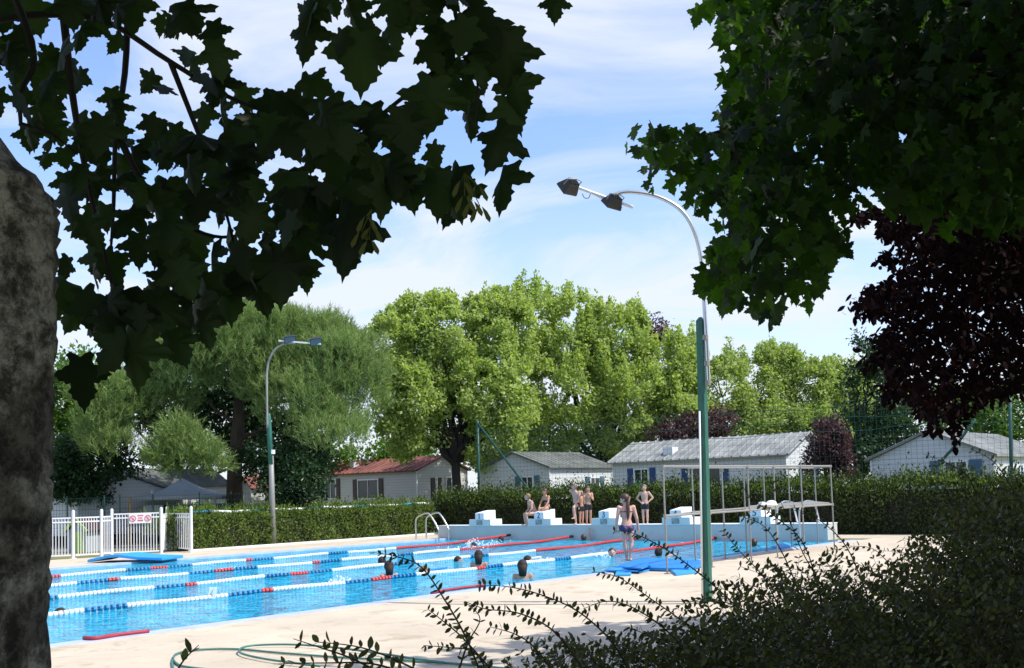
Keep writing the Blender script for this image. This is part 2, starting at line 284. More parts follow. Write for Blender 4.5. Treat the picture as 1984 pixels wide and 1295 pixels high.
def polypts(poly,n,Y0,Y1):
    xs=[p[0] for p in poly]; ys=[p[1] for p in poly]; out=[]
    while len(out)<n:
        x=random.uniform(min(xs),max(xs)); y=random.uniform(min(ys),max(ys))
        if inpoly(x,y,poly): out.append(atY(x,y,random.uniform(Y0,Y1)))
    return np.array(out)
def frame_branch(mb,a,b,r0,r1,wob=.05,n=7,seg=7):
    a=np.array(a,float); b=np.array(b,float); L=np.linalg.norm(b-a); pts=[];rr=[]
    off=np.zeros(3)
    for i in range(n+1):
        t=i/n; pts.append(a*(1-t)+b*t+off*(1 if 0<i<n else 0)+np.array([0,0,1])*math.sin(math.pi*t)*L*.06); off=rng.normal(0,wob*L*.5,3); rr.append(r0+(r1-r0)*t)
    mb.tube(pts,rr,seg); return pts
# ------------------------------------------------------------ SETTING
US,UE,WN,WF=-4.6,25.86,0.,-17.0   # pool extents
BIG=600.
g=MB()
for a,b,c,d in((-BIG,US,-BIG,BIG),(UE,BIG,-BIG,BIG),(US,UE,-BIG,WF),(US,UE,WN,BIG)):
    g.sheet([W(a,c,-.012),W(b,c,-.012),W(b,d,-.012),W(a,d,-.012)])
g.build('ground',M['grass'],kind='structure',fix=False)
g=MB(); E0=.32
for a,b,c,d in((-16,US-E0,-21.9,10.2),(UE+.9,29.3,-21.,16),(US-E0,UE+.9,-21.9,WF-E0),(US-E0,UE+.9,WN+E0,10.2)):
    g.sheet([W(a,c,-.004),W(b,c,-.004),W(b,d,-.004),W(a,d,-.004)])
g.build('pool_deck',M['deck'],kind='structure',fix=False)
g=MB(); 
for a,b,c,d in((US-E0,US,WF-E0,WN+E0),(US,UE,WF-E0,WF),(US,UE,WN,WN+E0)): g.uwbox(a,b,c,d,-.25,.006)
g.build('pool_coping',M['coping'],kind='structure')
g=MB(); N=2
g.sheet([W(US,WF,-.05),W(UE+.02,WF,-.05),W(UE+.02,WN,-.05),W(US,WN,-.05)]); g.build('water',M['water'],kind='structure',fix=False)
g=MB(); g.sheet([W(-40,-31,-.004),W(60,-31,-.004),W(60,-26,-.004),W(-40,-26,-.004)]); g.build('path',M['asphalt'],kind='structure',fix=False)
# low white kerb under the left hedge
g=MB(); g.uwbox(16.2,29.2,-20.98,-20.86,-.05,.07); g.build('hedge_kerb',M['white'],kind='structure')
# ------------------------------------------------------------ starting wall and blocks
g=MB(); g.uwbox(UE,UE+.75,-17.65,-.75,-.3,.49); sw=g.build('starting_wall',M['wallpaint'],bevel=.015,label='long pale concrete wall at the far pool end, carrying the starting blocks',cat='wall')
capm=MB(); capm.uwbox(UE-.012,UE+.765,-17.66,-.74,.49,.515); capm.build('cap',M['blockpaint'],sw)
def textmesh(s,size,ext=.006):
    c=bpy.data.curves.new('txt','FONT'); c.body=s; c.size=size; c.extrude=ext; c.align_x='CENTER'; c.align_y='CENTER'
    o=bpy.data.objects.new('txt',c); COL.objects.link(o); dg=bpy.context.evaluated_depsgraph_get(); me=bpy.data.meshes.new_from_object(o.evaluated_get(dg)); 
    V=[tuple(v.co) for v in me.vertices]; Fc=[tuple(p.vertices) for p in me.polygons]; bpy.data.objects.remove(o); bpy.data.meshes.remove(me); return V,Fc
extra=['pale concrete starting block numbered 1, nearest the left pool ladder','pale concrete starting block numbered 2, where two bathers sit','pale concrete starting block numbered 3, behind the standing girl with a ponytail','pale concrete starting block numbered 4, left of the near green lamp post','pale concrete starting block numbered 5, seen through the steel pipe frame']
for i,wc in enumerate((-15.33,-12.31,-9.29,-6.26,-3.24)):
    t=thing('starting_block',extra[i],'starting block',W(UE+.35,wc,.515),'numbered starting blocks on the wall')
    g=MB(); g.uwbox(UE-.02,UE+.70,wc-.56,wc+.56,.5155,.75); g.build('pedestal',M['pedpaint'],t,bevel=.012)
    g=MB(); g.prism([W(UE-.035,wc-.22,.7505),W(UE+.69,wc-.22,.7505),W(UE+.69,wc-.22,1.10),W(UE-.035,wc-.22,1.00)],W3*.46); g.build('platform',M['blockpaint'],t,bevel=.012)
    g=MB(); g.uwbox(UE-.032,UE-.02,wc-.16,wc+.14,.53,.72); g.build('plate',M['plate'],t)
    V,Fc=textmesh(str(i+1),.33); g=MB(); g.add([W(UE-.042,wc+v[0]*1.0,.875+v[1])+U3*(-v[2]) for v in V],Fc); g.build('number',M['numblue'],t)
# side facing slab between block 2 and 3
# ------------------------------------------------------------ ladders
def ladder(path_uz,w0,label,ww=.5):
    t=thing('pool_ladder',label,'ladder',W(path_uz[0][0],w0,0),'steel pool ladders')
    for s in(-ww/2,ww/2):
        g=MB(); g.tube([W(u,w0+s,z) for u,z in path_uz],.028,8); g.build('rail',M['steel'],t,smooth=True)
    return t
# left ladder stands on the far long side: rails go across the edge (along w)
t=thing('pool_ladder','shiny steel pool ladder with two curved rails, left of the starting wall','ladder',W(25.3,-17.4,0),'steel pool ladders')
def arc(pts,n=5):
    pts=[np.array(p,float) for p in pts]; out=[]
    for i in range(len(pts)-1):
        p0=pts[max(i-1,0)];p1=pts[i];p2=pts[i+1];p3=pts[min(i+2,len(pts)-1)]
        for k in range(n):
            s=k/n; out.append(.5*((2*p1)+(-p0+p2)*s+(2*p0-5*p1+4*p2-p3)*s*s+(-p0+3*p1-3*p2+p3)*s**3))
    out.append(pts[-1]); return out
for u0 in(25.08,25.68):
    g=MB(); g.tube(arc([W(u0,-18.15,0),W(u0,-18.15,.72),W(u0,-18.0,.92),W(u0,-17.55,1.05),W(u0,-17.3,.95),W(u0,-16.9,.42),W(u0,-16.88,.2),W(u0,-16.88,-.6)]),.034,8); g.build('rail',M['steel'],t,smooth=True)
t=thing('pool_ladder','steel pool ladder with two curved rails, at the right end of the starting wall','ladder',W(27,-1.6,0),'steel pool ladders')
for w0 in(-1.95,-1.2):
    g=MB(); g.tube(arc([W(26.3,w0,.515),W(26.05,w0,1.1),W(25.9,w0,1.2),W(25.3,w0,1.22),W(24.9,w0,.98),W(24.85,w0,.4),W(24.85,w0,.0 if w0>-1 else -.4)]),.03,8); g.build('rail',M['steel'],t,smooth=True)
# ------------------------------------------------------------ lane ropes
ropes=[(-4.0,[(60,'w'),(167,'b'),(246,'w'),(443,'b'),(508,'r'),(530,'w'),(670,'b'),(719,'r'),(755,'b'),(802,'w'),(917,'r'),(937,'b'),(970,'w'),(1072,'b'),(1105,'w'),(1190,'r')],1384,'nearest the camera, in front of the white boards'),
(-7.35,[(60,'b'),(109,'w'),(293,'b'),(357,'r'),(378,'w'),(510,'b'),(562,'r'),(597,'b'),(644,'w'),(749,'r'),(762,'b'),(806,'w'),(909,'b'),(944,'w'),(1033,'r')],1238,'second from the near pool edge, ending under block 3'),
(-10.55,[(60,'w'),(150,'b'),(211,'r'),(234,'w'),(362,'b'),(415,'r'),(449,'b'),(496,'w'),(603,'r'),(615,'b'),(659,'w'),(766,'b'),(800,'w'),(893,'r')],1108,'third from the near pool edge, ending between blocks 2 and 3'),
(-13.75,[(60,'b'),(97,'r'),(115,'w'),(241,'b'),(291,'r'),(324,'b'),(373,'w'),(476,'r'),(490,'b'),(531,'w'),(636,'b'),(673,'w'),(766,'r')],990,'farthest one, ending between blocks 1 and 2')]
def rope_u(w0,px):
    lo,hi=-6.,60.
    for _ in range(40):
        m=(lo+hi)/2; P=W(m,w0,-.03)-np.array([0,0,CH]); x=CX+FPX*(P@RT)/(P@FW)
        if x<px: lo=m
        else: hi=m
    return lo
MC={'w':M['fwhite'],'b':M['fblue'],'r':M['fred']}
for w0,segs,endx,lab in ropes:
    we,ze=onU(endx,{1384:1043,1238:1042,1108:1040,990:1036}[endx],UE)
    t=thing('lane_rope','disc lane rope '+lab,'lane rope',W(5,w0,-.05),'lane ropes dividing the pool')
    def axis(u):
        k=max(0,(u-(UE-5.5))/5.5); k=min(k,1); return W(u,w0+(we-w0)*k,-.02+(ze+.02)*k**2.2 + .012*math.sin(u*1.7+w0)) + W3*(.05*math.sin(u*.45+w0))
    g=MB(); g.tube([axis(u) for u in np.linspace(US,UE-.02,60)],.008,5); g.build('cable',M['cable'],t)
    us=[max(US+.1,rope_u(w0,px)) for px,_ in segs]+[UE-.28]
    for i,(px,c) in enumerate(segs):
        g=MB(); u=us[i]; st=.095 if c!='b' else .12; fl=.8 if c!='b' else .55
        while u<us[i+1]-.03:
            a=axis(u); b=axis(min(u+st*fl,UE-.2)); d=(b-a)
            R=.053
            g.tube([a,a+d*.12,a+d*.5,a+d*.88,b],[R*.6,R,R*.9,R,R*.6],8); u+=st
        g.build('float_section',MC[c],t,smooth=False,fix=False)
    a=axis(UE-.2); g=MB(); g.tube([a,axis(UE-.02)],.05,8); g.build('end_clip',M['black'],t)
# ------------------------------------------------------------ hedges
def hedge(name,u0,u1,w0,w1,h,label,dens,seedtop=.12,leaf=.075,mtl='lf_hedge'):
    t=thing(name,label,'hedge',W((u0+u1)/2,(w0+w1)/2,0))
    core=MB(); core.uwbox(u0+.18,u1-.18,w0+.18,w1-.18,0,h-.2); core.build('stems',M['barkdk'],t)
    area=((u1-u0)*(w1-w0)+2*(u1-u0)*h+2*(w1-w0)*h); n=int(area*dens)
    faces=[('t',(u1-u0)*(w1-w0)),('w1',(u1-u0)*h),('u0',(w1-w0)*h),('w0',(u1-u0)*h*.3),('u1',(w1-w0)*h*.3)]
    tot=sum(a for _,a in faces); P=[];Nn=[]
    for k,a in faces:
        m=int(n*a/tot); r1=rng.random(m); r2=rng.random(m); dp=rng.random(m)**1.4*.30-.05
        r=rng.random(m)
        if k=='t': u=u0+(u1-u0)*r1; w=w0+(w1-w0)*r2; z=h-dp+.07*np.sin(u*2.1+w*1.3)+.05*np.sin(u*5+w*4)+rng.exponential(seedtop,m)*.5; nn=[0,0,1]
        elif k=='w1': u=u0+(u1-u0)*r1; w=w1-dp+.08*np.sin(u*2.3)+.06*np.sin(u*6+r2*4); z=h*r2; nn=W3
        elif k=='w0': u=u0+(u1-u0)*r1; w=w0+dp; z=h*r2; nn=-W3
        elif k=='u0': w=w0+(w1-w0)*r1; u=u0+dp+.10*np.sin(w*2.3+z_seed)+.06*np.sin(w*5.3+r2*5); z=h*r2; nn=-U3
        else: w=w0+(w1-w0)*r1; u=u1-dp; z=h*r2; nn=U3
        P.append(np.c_[PO[0]+PU[0]*u+PW[0]*w,PO[1]+PU[1]*u+PW[1]*w,z]); Nn.append(np.tile(np.array(nn,float),(m,1)))
    P=np.concatenate(P); Nn=np.concatenate(Nn); m=len(P)
    Y=Nn*.5+rng.normal(0,.6,(m,3))+np.array([0,0,.55]); X,Y,Zn=frames(Y,Nn+rng.normal(0,.5,(m,3)))
    V,Fc=scatter(*T_QUAD,P,X,Y,Zn,rng.uniform(.7,1.5,m)*leaf*1.25)
    mkobj('foliage',V,Fc,M[mtl],t,fix=False)
    if mtl!='lf_hedge':
        m=int((u1-u0)*(w1-w0)*420); u=u0-.12+(u1-u0+.1)*rng.random(m)**1.3; w=w0+(w1-w0)*rng.random(m); z=h-.12+.07*np.sin(u*2.1+w*1.3)+.06*np.sin(w*1.1)+.08*np.sin(w*4.7)+rng.exponential(.12,m); z-=(u<u0)*rng.random(m)*.45
        P=np.c_[PO[0]+PU[0]*u+PW[0]*w,PO[1]+PU[1]*u+PW[1]*w,z]; X,Y,Zn=frames(rng.normal(0,.45,(m,3))+np.array([0,0,1.]),rng.normal(0,1,(m,3))); V,Fc=scatter(*T_QUAD,P,X,Y,Zn,rng.uniform(.7,1.5,m)*leaf*1.25); mkobj('lit_top_shoots',V,Fc,M['lf_hedge'],t,fix=False)  # sunlit top of the hedge put in as lighter coloured shoots
    return t
z_seed=1.3
hedge('hedge',16.3,29.4,-22.3,-21.15,1.32,'low sunlit green hedge beside the pool, right of the white fence',430,seedtop=.16)
hedge('hedge',29.6,30.8,-21.5,26,1.66,'tall dark green clipped hedge behind the starting wall, in front of the mobile homes',360,seedtop=.3,mtl='lf_hedge_shade')
# weeds in front of the low hedge and tall grass behind it: countless blades
P=[];
for _ in range(2600):
    u=random.uniform(16.2,31); w=random.uniform(-24.5,-22.3); P.append(W(u,w,random.uniform(.5,1.15)))
P=np.array(P); m=len(P); X,Y,Zn=frames(np.array([0,0,1.])+rng.normal(0,.3,(m,3)),rng.normal(0,1,(m,3)))
V,Fc=scatter([(-.05,0,0),(.05,0,0),(.02,1,.05),(-.01,1,.05)],[(0,1,2,3)],P,X,Y,Zn,rng.uniform(.35,.8,m)); mkobj('tall_grass',V,Fc,M['lf_hedge'],fix=False,label='tall rough grass growing behind the low hedge',cat='grass',kind='stuff')
# ------------------------------------------------------------ generic trees
def crown_pts(ells,n,shell=.55,clump=.8,nclump=90,spike=0.,low=0):
    """ells: (cx,cy,rx,ry,Y,ryd) in picture units at depth Y -> world ellipsoids"""
    E=[]
    for cx,cy,rx,ry,Y,dd in ells:
        c=atY(cx,cy,Y); s=Y/FPX; E.append((c,np.array([rx*s,dd,ry*s])))
    vol=np.array([np.prod(r)**(2/3) for _,r in E]); vol/=vol.sum(); cl=[]
    for _ in range(nclump):
        c,r=E[rng.choice(len(E),p=vol)]; d=unit(rng.normal(0,1,3)); 
        if d[1]>.3 : d[1]*=-1
        rad=shell+(1-shell)*rng.random()**.6; cl.append((c+r*d*rad,d))
    per=n//nclump; P=[];D=[]
    for c,d in cl:
        k=max(4,int(per*rng.uniform(.5,1.5))); cr=clump*rng.uniform(.6,1.3)
        q=np.clip(rng.normal(0,.42,(k,3)),-.85,.85)*cr; 
        if spike and d[2]>.25: q[:,2]=np.abs(q[:,2])*spike*rng.uniform(.8,1.7); q[:,:2]*=(.8-.45*np.clip(q[:,2:3]/(clump*spike*1.2),0,1))
        P.append(c+q); D.append(unit(q+d*.35*cr))
    return np.concatenate(P),np.concatenate(D),E,cl
def leaves(name,P,D,size,mtl,parent,tmpl=T_QUAD,up=.2,label=None,jit=.7):
    m=len(P); Y=D*.6+rng.normal(0,jit,(m,3))+np.array([0,0,up]); X,Y,Zn=frames(Y,D+rng.normal(0,.6,(m,3))+np.array([0,0,.5]))
    V,Fc=scatter(*tmpl,P,X,Y,Zn,size*rng.uniform(.6,1.35,m)); return mkobj(name,V,Fc,mtl,parent,fix=False)
def tree(name,label,cat,base,ells,n,size,mtl,trunk_r,nclump=90,clump=.9,spike=0,bark='bark',fork=.35,limbs=9,group=None,up=.2,shell=.55,lean=0):
    t=thing(name,label,cat,base,group); P,D,E,cl=crown_pts(ells,n,shell,clump,nclump,spike)
    base=np.array(base,float); cen=np.mean([e[0] for e in E],axis=0); f=base*(1-fork)+np.array([base[0]+(cen[0]-base[0])*.5+lean,base[1]+(cen[1]-base[1])*.5,cen[2]])*fork
    g=MB(); g.tube([base+[0,0,-.1],base*.5+f*.5+[.06,0,0],f],[trunk_r*1.25,trunk_r,trunk_r*.85],10)
    idx=rng.choice(len(cl),limbs,replace=False)
    ends=[e[0] for e in E]+[cl[i][0] for i in idx]
    for e in ends: frame_branch(g,f+rng.normal(0,.08,3),cen*.15+e*.85,trunk_r*.5,.035,.07,seg=6)
    for i in rng.choice(len(cl),min(len(cl),limbs*3),replace=False):
        e=cl[i][0]; b=E[int(np.argmin([np.linalg.norm(e-q[0]) for q in E]))][0]; frame_branch(g,b,e,.07,.015,.08,n=4,seg=4)
    g.build('trunk',M[bark],t,smooth=True,fix=False); leaves('crown',P,D,size,mtl,t,up=up); return t
# large maples behind the mobile homes
tree('maple_tree','broad bright green maple on a dark forked trunk above the red roofed home','tree',atY(884,965,56)*[1,1,0],
 [(790,700,75,110,58,3),(870,660,110,85,59,3.5),(970,665,85,88,60,3.5),(960,605,70,35,60,2.5),(820,625,70,45,59,2.5),(800,790,80,85,57,3),(950,770,90,95,58,3.5),(880,745,100,80,60,3),(990,800,45,65,57,2),(760,690,50,70,58,2.4),(790,850,50,35,57,2),(955,865,55,45,57,2)],95000,.195,M['lf_maple'],.25,nclump=640,clump=.55,spike=1.0,bark='barkdk',fork=.42,limbs=16,up=.1)
tree('maple_tree','tall bright green maple with upright shoots, behind the mobile homes near the centre','tree',atY(1190,930,62)*[1,1,0],
 [(1030,650,60,85,63,3),(1110,660,80,85,64,3.5),(1195,680,75,85,64,3.5),(1100,770,95,80,62,3.5),(1210,780,85,80,62,3.5),(1300,730,55,70,63,3),(1310,790,55,60,62,2.5),(1060,830,70,50,62,2.5),(1200,845,75,35,62,2),(1330,720,40,60,63,2)],98000,.195,M['lf_maple'],.3,nclump=640,clump=.52,spike=2.0,bark='barkdk',fork=.3,limbs=16,up=.35)
tree('maple_tree','lower pale green maple behind the long mobile home, right of the near lamp post','tree',atY(1500,930,78)*[1,1,0],
 [(1400,770,60,80,78,4),(1480,760,60,85,80,4),(1560,770,60,85,80,4),(1630,790,50,80,80,4),(1450,830,80,50,77,3),(1570,840,80,50,77,3),(1500,720,40,40,80,3),(1690,780,60,90,82,4)],74000,.24,M['lf_maple2'],.35,nclump=560,clump=.75,spike=1.2,bark='barkdk',fork=.3)
# filler trees
tree('deciduous_tree','small bright green tree at the far left, beside the grey tree trunk','tree',atY(150,960,60)*[1,1,0],[(110,800,60,70,60,3),(170,740,50,50,60,3),(140,850,60,60,60,3)],9000,.24,M['lf_mid'],.2,nclump=90)
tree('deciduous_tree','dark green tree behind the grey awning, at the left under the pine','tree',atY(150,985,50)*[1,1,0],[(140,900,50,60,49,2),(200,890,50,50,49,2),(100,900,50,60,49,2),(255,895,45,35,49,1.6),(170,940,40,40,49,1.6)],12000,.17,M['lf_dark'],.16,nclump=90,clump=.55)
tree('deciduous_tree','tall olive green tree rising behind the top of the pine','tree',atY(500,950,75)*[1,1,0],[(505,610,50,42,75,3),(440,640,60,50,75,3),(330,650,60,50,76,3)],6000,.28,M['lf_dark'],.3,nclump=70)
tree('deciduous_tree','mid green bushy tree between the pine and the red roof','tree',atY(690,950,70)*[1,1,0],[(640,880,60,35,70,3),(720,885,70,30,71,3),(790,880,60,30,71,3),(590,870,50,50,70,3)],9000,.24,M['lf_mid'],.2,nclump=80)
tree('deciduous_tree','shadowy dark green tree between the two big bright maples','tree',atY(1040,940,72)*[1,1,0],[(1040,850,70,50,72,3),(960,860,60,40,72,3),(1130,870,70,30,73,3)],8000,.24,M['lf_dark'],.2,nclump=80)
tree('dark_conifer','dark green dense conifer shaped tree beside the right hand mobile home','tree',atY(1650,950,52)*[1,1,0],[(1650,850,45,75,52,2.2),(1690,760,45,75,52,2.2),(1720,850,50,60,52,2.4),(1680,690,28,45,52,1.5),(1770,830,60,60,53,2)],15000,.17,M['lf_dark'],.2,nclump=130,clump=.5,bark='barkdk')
tree('deciduous_tree','pale green tree behind the roof at the far right','tree',atY(1930,930,70)*[1,1,0],[(1900,810,60,60,70,3),(1970,820,60,70,70,3),(1840,800,60,50,72,3)],9000,.26,M['lf_mid'],.2,nclump=90)
tree('plum_tree','dark purple leaved tree behind the long grey roof, left of the near lamp post','tree',atY(1345,930,60)*[1,1,0],[(1300,850,45,30,60,2),(1350,832,45,38,60,2),(1390,820,30,25,60,1.6)],7000,.17,M['lf_purple_far'],.13,nclump=80,clump=.5)
tree('plum_tree','small purple leaved tree at the right end of the long mobile home','tree',atY(1597,960,44)*[1,1,0],[(1600,860,35,45,44,1.3),(1585,900,38,30,44,1.2),(1620,900,22,35,44,1)],6500,.13,M['lf_purple_far'],.1,nclump=75,clump=.38)
tree('plum_tree','purple leaved treetop showing behind the tall bright maple','tree',atY(1260,900,82)*[1,1,0],[(1262,650,30,25,82,2)],1500,.25,M['lf_purple_far'],.2,nclump=20)
# pine
def pine():
    base=atY(452,995,50)*[1,1,0]; t=thing('pine_tree','broad umbrella pine with long soft needles and a thick trunk, behind the low hedge','tree',base)
    ells=[(480,680,120,75,50,4),(400,700,90,70,49,3.5),(580,700,110,75,51,3.5),(660,750,80,100,50,3.5),(600,800,90,70,49,3),(640,850,60,50,48,2),(350,740,60,60,49,3),(250,800,80,60,48,3),(190,790,50,50,49,2),(240,870,60,50,48,2.4),(500,740,110,60,51,3),(320,790,60,60,50,2.5),(560,750,100,70,50,3),(690,770,50,80,50,2.4)]
    P=[];D=[];tw=MB()
    for cx,cy,rx,ry,Y,dd in ells:
        c=atY(cx,cy,Y); s=Y/FPX; r=np.array([rx*s,dd,ry*s]); m=int(14*rx*ry/1000*11)
        nk=max(5,int(rx*ry/330)); dk=unit(rng.normal(0,1,(nk,3))); dk[:,1]=np.where(dk[:,1]>.3,-dk[:,1],dk[:,1]); dk[:,2]=np.where(dk[:,2]<-.35,-dk[:,2],dk[:,2]); ck=c+r*dk*rng.uniform(.72,.95,(nk,1)); rk=rng.uniform(.45,.9,nk)
        ii=rng.integers(0,nk,m); e_=unit(rng.normal(0,1,(m,3))+np.array([0,0,.5])+dk[ii]*.5); P.append(ck[ii]+e_*rk[ii][:,None]*np.array([1,1,.75])); D.append(unit(e_*.5+np.array([0,0,1.])+rng.normal(0,.15,(m,3)))); m=m//4
        d=unit(rng.normal(0,1,(m,3))); d[:,1]=np.where(d[:,1]>.4,-d[:,1],d[:,1]); d[:,2]=np.where(d[:,2]<-.35,-d[:,2],d[:,2])
        q=c+r*d*(np.where(rng.random((m,1))<.3,rng.uniform(.35,.75,(m,1)),rng.uniform(.75,1.0,(m,1)))+.05*np.sin(d[:,0:1]*9)+.05*np.sin(d[:,2:3]*11)); P.append(q); D.append(unit(d*.6+np.array([0,0,.9])+rng.normal(0,.18,(m,3))))
    # the low bright bough in front of the trunk
    for cx,cy,rx,ry in((345,850,34,34),(310,885,26,26),(390,880,28,26),(345,900,55,20),(420,905,18,14)):
        c=atY(cx,cy,45.5); s=45.5/FPX; m=int(150*rx*ry/1000+60); d=unit(rng.normal(0,1,(m,3))); P.append(c+np.array([rx*s,.9,ry*s])*d*rng.uniform(.4,1,(m,1))); D.append(unit(d*.7+np.array([0,0,.8])+rng.normal(0,.2,(m,3))))
    P=np.concatenate(P); D=np.concatenate(D); k=20; m=len(P)
    # every shoot: a bottle-brush of needles along its axis
    A=np.repeat(P,k,0); DD=np.repeat(D,k,0); L=np.repeat(rng.uniform(.3,.75,m),k); s=rng.random(m*k)
    o=A+DD*(L*s)[:,None]; nd=unit(unit(rng.normal(0,1,(m*k,3)))*.75+DD*.9); X,Y,Zn=frames(nd,rng.normal(0,1,(m*k,3)))
    V,Fc=scatter([(-.06,0,0),(.06,0,0),(.015,1,0),(-.015,1,0)],[(0,1,2,3)],o,X,Y,Zn,rng.uniform(.16,.30,m*k)); mkobj('crown',V,Fc,M['lf_pine'],t,fix=False)
    g=MB(); top=atY(462,760,50); g.tube([base+[0,0,-.1],atY(455,900,50),atY(462,820,50),top],[.42,.34,.27,.2],12)
    for x,y,Y,r in((600,800,49,.10),(640,860,48,.09),(560,840,50,.07),(600,880,49,.05),(520,880,49,.05),(640,760,50,.09),(250,820,48,.09),(300,840,49,.07),(360,760,50,.09),(560,700,50,.09),(480,660,50,.09),(380,700,50,.09),(530,900,49,.04),(600,905,49,.04)):
        frame_branch(g,atY(456,min(880,y+60),50),atY(x,y,Y),r,.03,.05)
    frame_branch(g,atY(460,868,49.5),atY(385,898,45.6),.07,.045,.03); frame_branch(g,atY(385,898,45.6),atY(335,893,45.3),.04,.02,.06); frame_branch(g,atY(400,894,45.6),atY(372,868,45.3),.035,.015,.04)
    g.build('trunk',M['bark'],t,smooth=True,fix=False)
pine()
# ------------------------------------------------------------ mobile homes
def winframe(parent,c,ax,w,h,nrm,glass='glass',curtain=False,name='window',shutters=None,sw_=.3):
    """window standing on a wall plane at centre c, ax = horizontal axis, nrm = outward normal"""
    f=MB(); b=.07
    for s in(-1,1):
        f.obox(c+ax*s*(w/2+b/2)+nrm*.02,ax,Z3,nrm,b/2,h/2+b,.03); f.obox(c+Z3*s*(h/2+b/2)+nrm*.02,ax,Z3,nrm,w/2,b/2,.03)
    f.obox(c+nrm*.02,ax,Z3,nrm,.02,h/2,.02); wo=f.build(name,M['frame'],parent)
    p=MB(); p.obox(c+nrm*.004,ax,Z3,nrm,w/2,h/2,.004); p.build('pane',M[glass],wo)
    if curtain: p=MB(); p.obox(c-Z3*h*.33+nrm*.012,ax,Z3,nrm,w/2-.03,h*.15,.003); p.build('curtain',M['curtain'],wo)
    if shutters:
        for s in(-1,1):
            q=MB(); q.obox(c+ax*s*(w/2+b+sw_/2+.05)+nrm*.025,ax,Z3,nrm,sw_/2,h/2+.08,.02)
            for k in range(9): q.obox(c+ax*s*(w/2+b+sw_/2+.05)+nrm*.05+Z3*(-h/2+h*(k+.5)/9),ax,Z3,nrm,sw_/2-.04,h/9*.3,.006)
            q.build('shutter',M[shutters],parent)
def home(label,u0,u1,w0,w1,ze,zr,ridge,siding,roofm,name='mobile_home',wave=False):
    """box from (u0,w0) to (u1,w1); ridge 'w' = ridge runs along w, 'u' = along u"""
    t=thing(name,label,'mobile home',W((u0+u1)/2,(w0+w1)/2,0),'mobile homes behind the hedge')
    g=MB(); zb=.45
    if ridge=='w':
        um=(u0+u1)/2; g.prism([W(u0,w0,zb),W(u1,w0,zb),W(u1,w0,ze),W(um,w0,zr),W(u0,w0,ze)],W3*(w1-w0))
    else:
        wm=(w0+w1)/2; g.prism([W(u0,w0,zb),W(u0,w1,zb),W(u0,w1,ze),W(u0,wm,zr),W(u0,w0,ze)],U3*(u1-u0))
    g.build('wall',M[siding],t)
    g=MB(); g.uwbox(u0+.15,u1-.15,w0+.15,w1-.15,0,zb); g.build('chassis',M['barkdk'],t)
    g=MB(); o=.18; th=.07
    if ridge=='w':
        um=(u0+u1)/2; sl_=(zr-ze)/(um-u0)
        for s in(-1,1):
            ue=um+s*(um-u0+o); e=W(ue,w0-o,ze-sl_*o+.02); r=W(um,w0-o,zr+.02); g.prism([e,r,r+Z3*th,e+Z3*th],W3*(w1-w0+2*o))
            if wave:
                n=int((w1-w0)/.42)
                for k in range(n+1):
                    a=e+W3*(w1-w0+2*o)*k/n+Z3*th; b=r+W3*(w1-w0+2*o)*k/n+Z3*th; g.tube([a,b],.055,5)
    else:
        wm=(w0+w1)/2; sl_=(zr-ze)/(wm-w0)
        for s in(-1,1):
            we=wm+s*(wm-w0+o); e=W(u0-o,we,ze-sl_*o+.02); r=W(u0-o,wm,zr+.02); g.prism([e,r,r+Z3*th,e+Z3*th],U3*(u1-u0+2*o))
            if wave:
                n=int((u1-u0)/.35)
                for k in range(n+1):
                    a=e+U3*(u1-u0+2*o)*k/n+Z3*th; b=r+U3*(u1-u0+2*o)*k/n+Z3*th; g.tube([a,b],.02,5)
    g.build('roof',M[roofm],t)
    for uu,ww in((u0,w0),(u0,w1),(u1,w1)): g=MB(); g.uwbox(uu-.03,uu+.03,ww-.03,ww+.03,zb,ze-.02); g.build('corner_trim',M['frame'],t)
    return t
HU=36.
# home 3 (long, centre right)
wl,z1=onU(1187,897,HU); wr,z2=onU(1522,882,HU); ze=(z1+z2)/2
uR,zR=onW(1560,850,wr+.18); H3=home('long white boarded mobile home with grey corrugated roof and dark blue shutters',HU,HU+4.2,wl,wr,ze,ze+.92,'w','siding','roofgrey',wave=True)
def win_on_u(parent,u0,px0,px1,py0,py1,sh,curtain=False,glass='glass',sw_=.3):
    a,z0=onU(px0,py1,u0); b,z1=onU(px1,py0,u0); winframe(parent,W(u0-.002,(a+b)/2,(z0+z1)/2),W3,abs(b-a),abs(z1-z0),-U3,glass,curtain,shutters=sh,sw_=sw_)
win_on_u(H3,HU,1232,1255,910,948,'shut_blue',True); win_on_u(H3,HU,1338,1395,906,942,'shut_blue')
winframe(H3,W(HU+2.1,wr+.002,ze-1.05),U3,1.0,1.1,W3,shutters='shut_blue')
g=MB(); a,z0=onU(1305,884,HU-.1+1.0); g.uwbox(HU+.4,HU+.9,a-.25,a+.25,ze+.1,ze+.62); g.build('chimney',M['white'],H3)
# home 2 (gable towards the pool)
HU2=35.; wl,z1=onU(930,911,HU2); wr,z2=onU(1064,908,HU2); ze=(z1+z2)/2; wp,zp=onU(992,879,HU2); ub,_=onW(1184,905,wr)
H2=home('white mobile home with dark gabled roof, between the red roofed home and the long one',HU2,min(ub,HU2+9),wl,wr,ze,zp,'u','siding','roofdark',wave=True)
win_on_u(H2,HU2,1013,1032,925,960,'shut_grey',sw_=.32)
u_a,z0=onW(1152,940,wr); winframe(H2,W(u_a,wr+.002,z0-.2),U3,.7,1.1,W3,shutters='shut_grey')
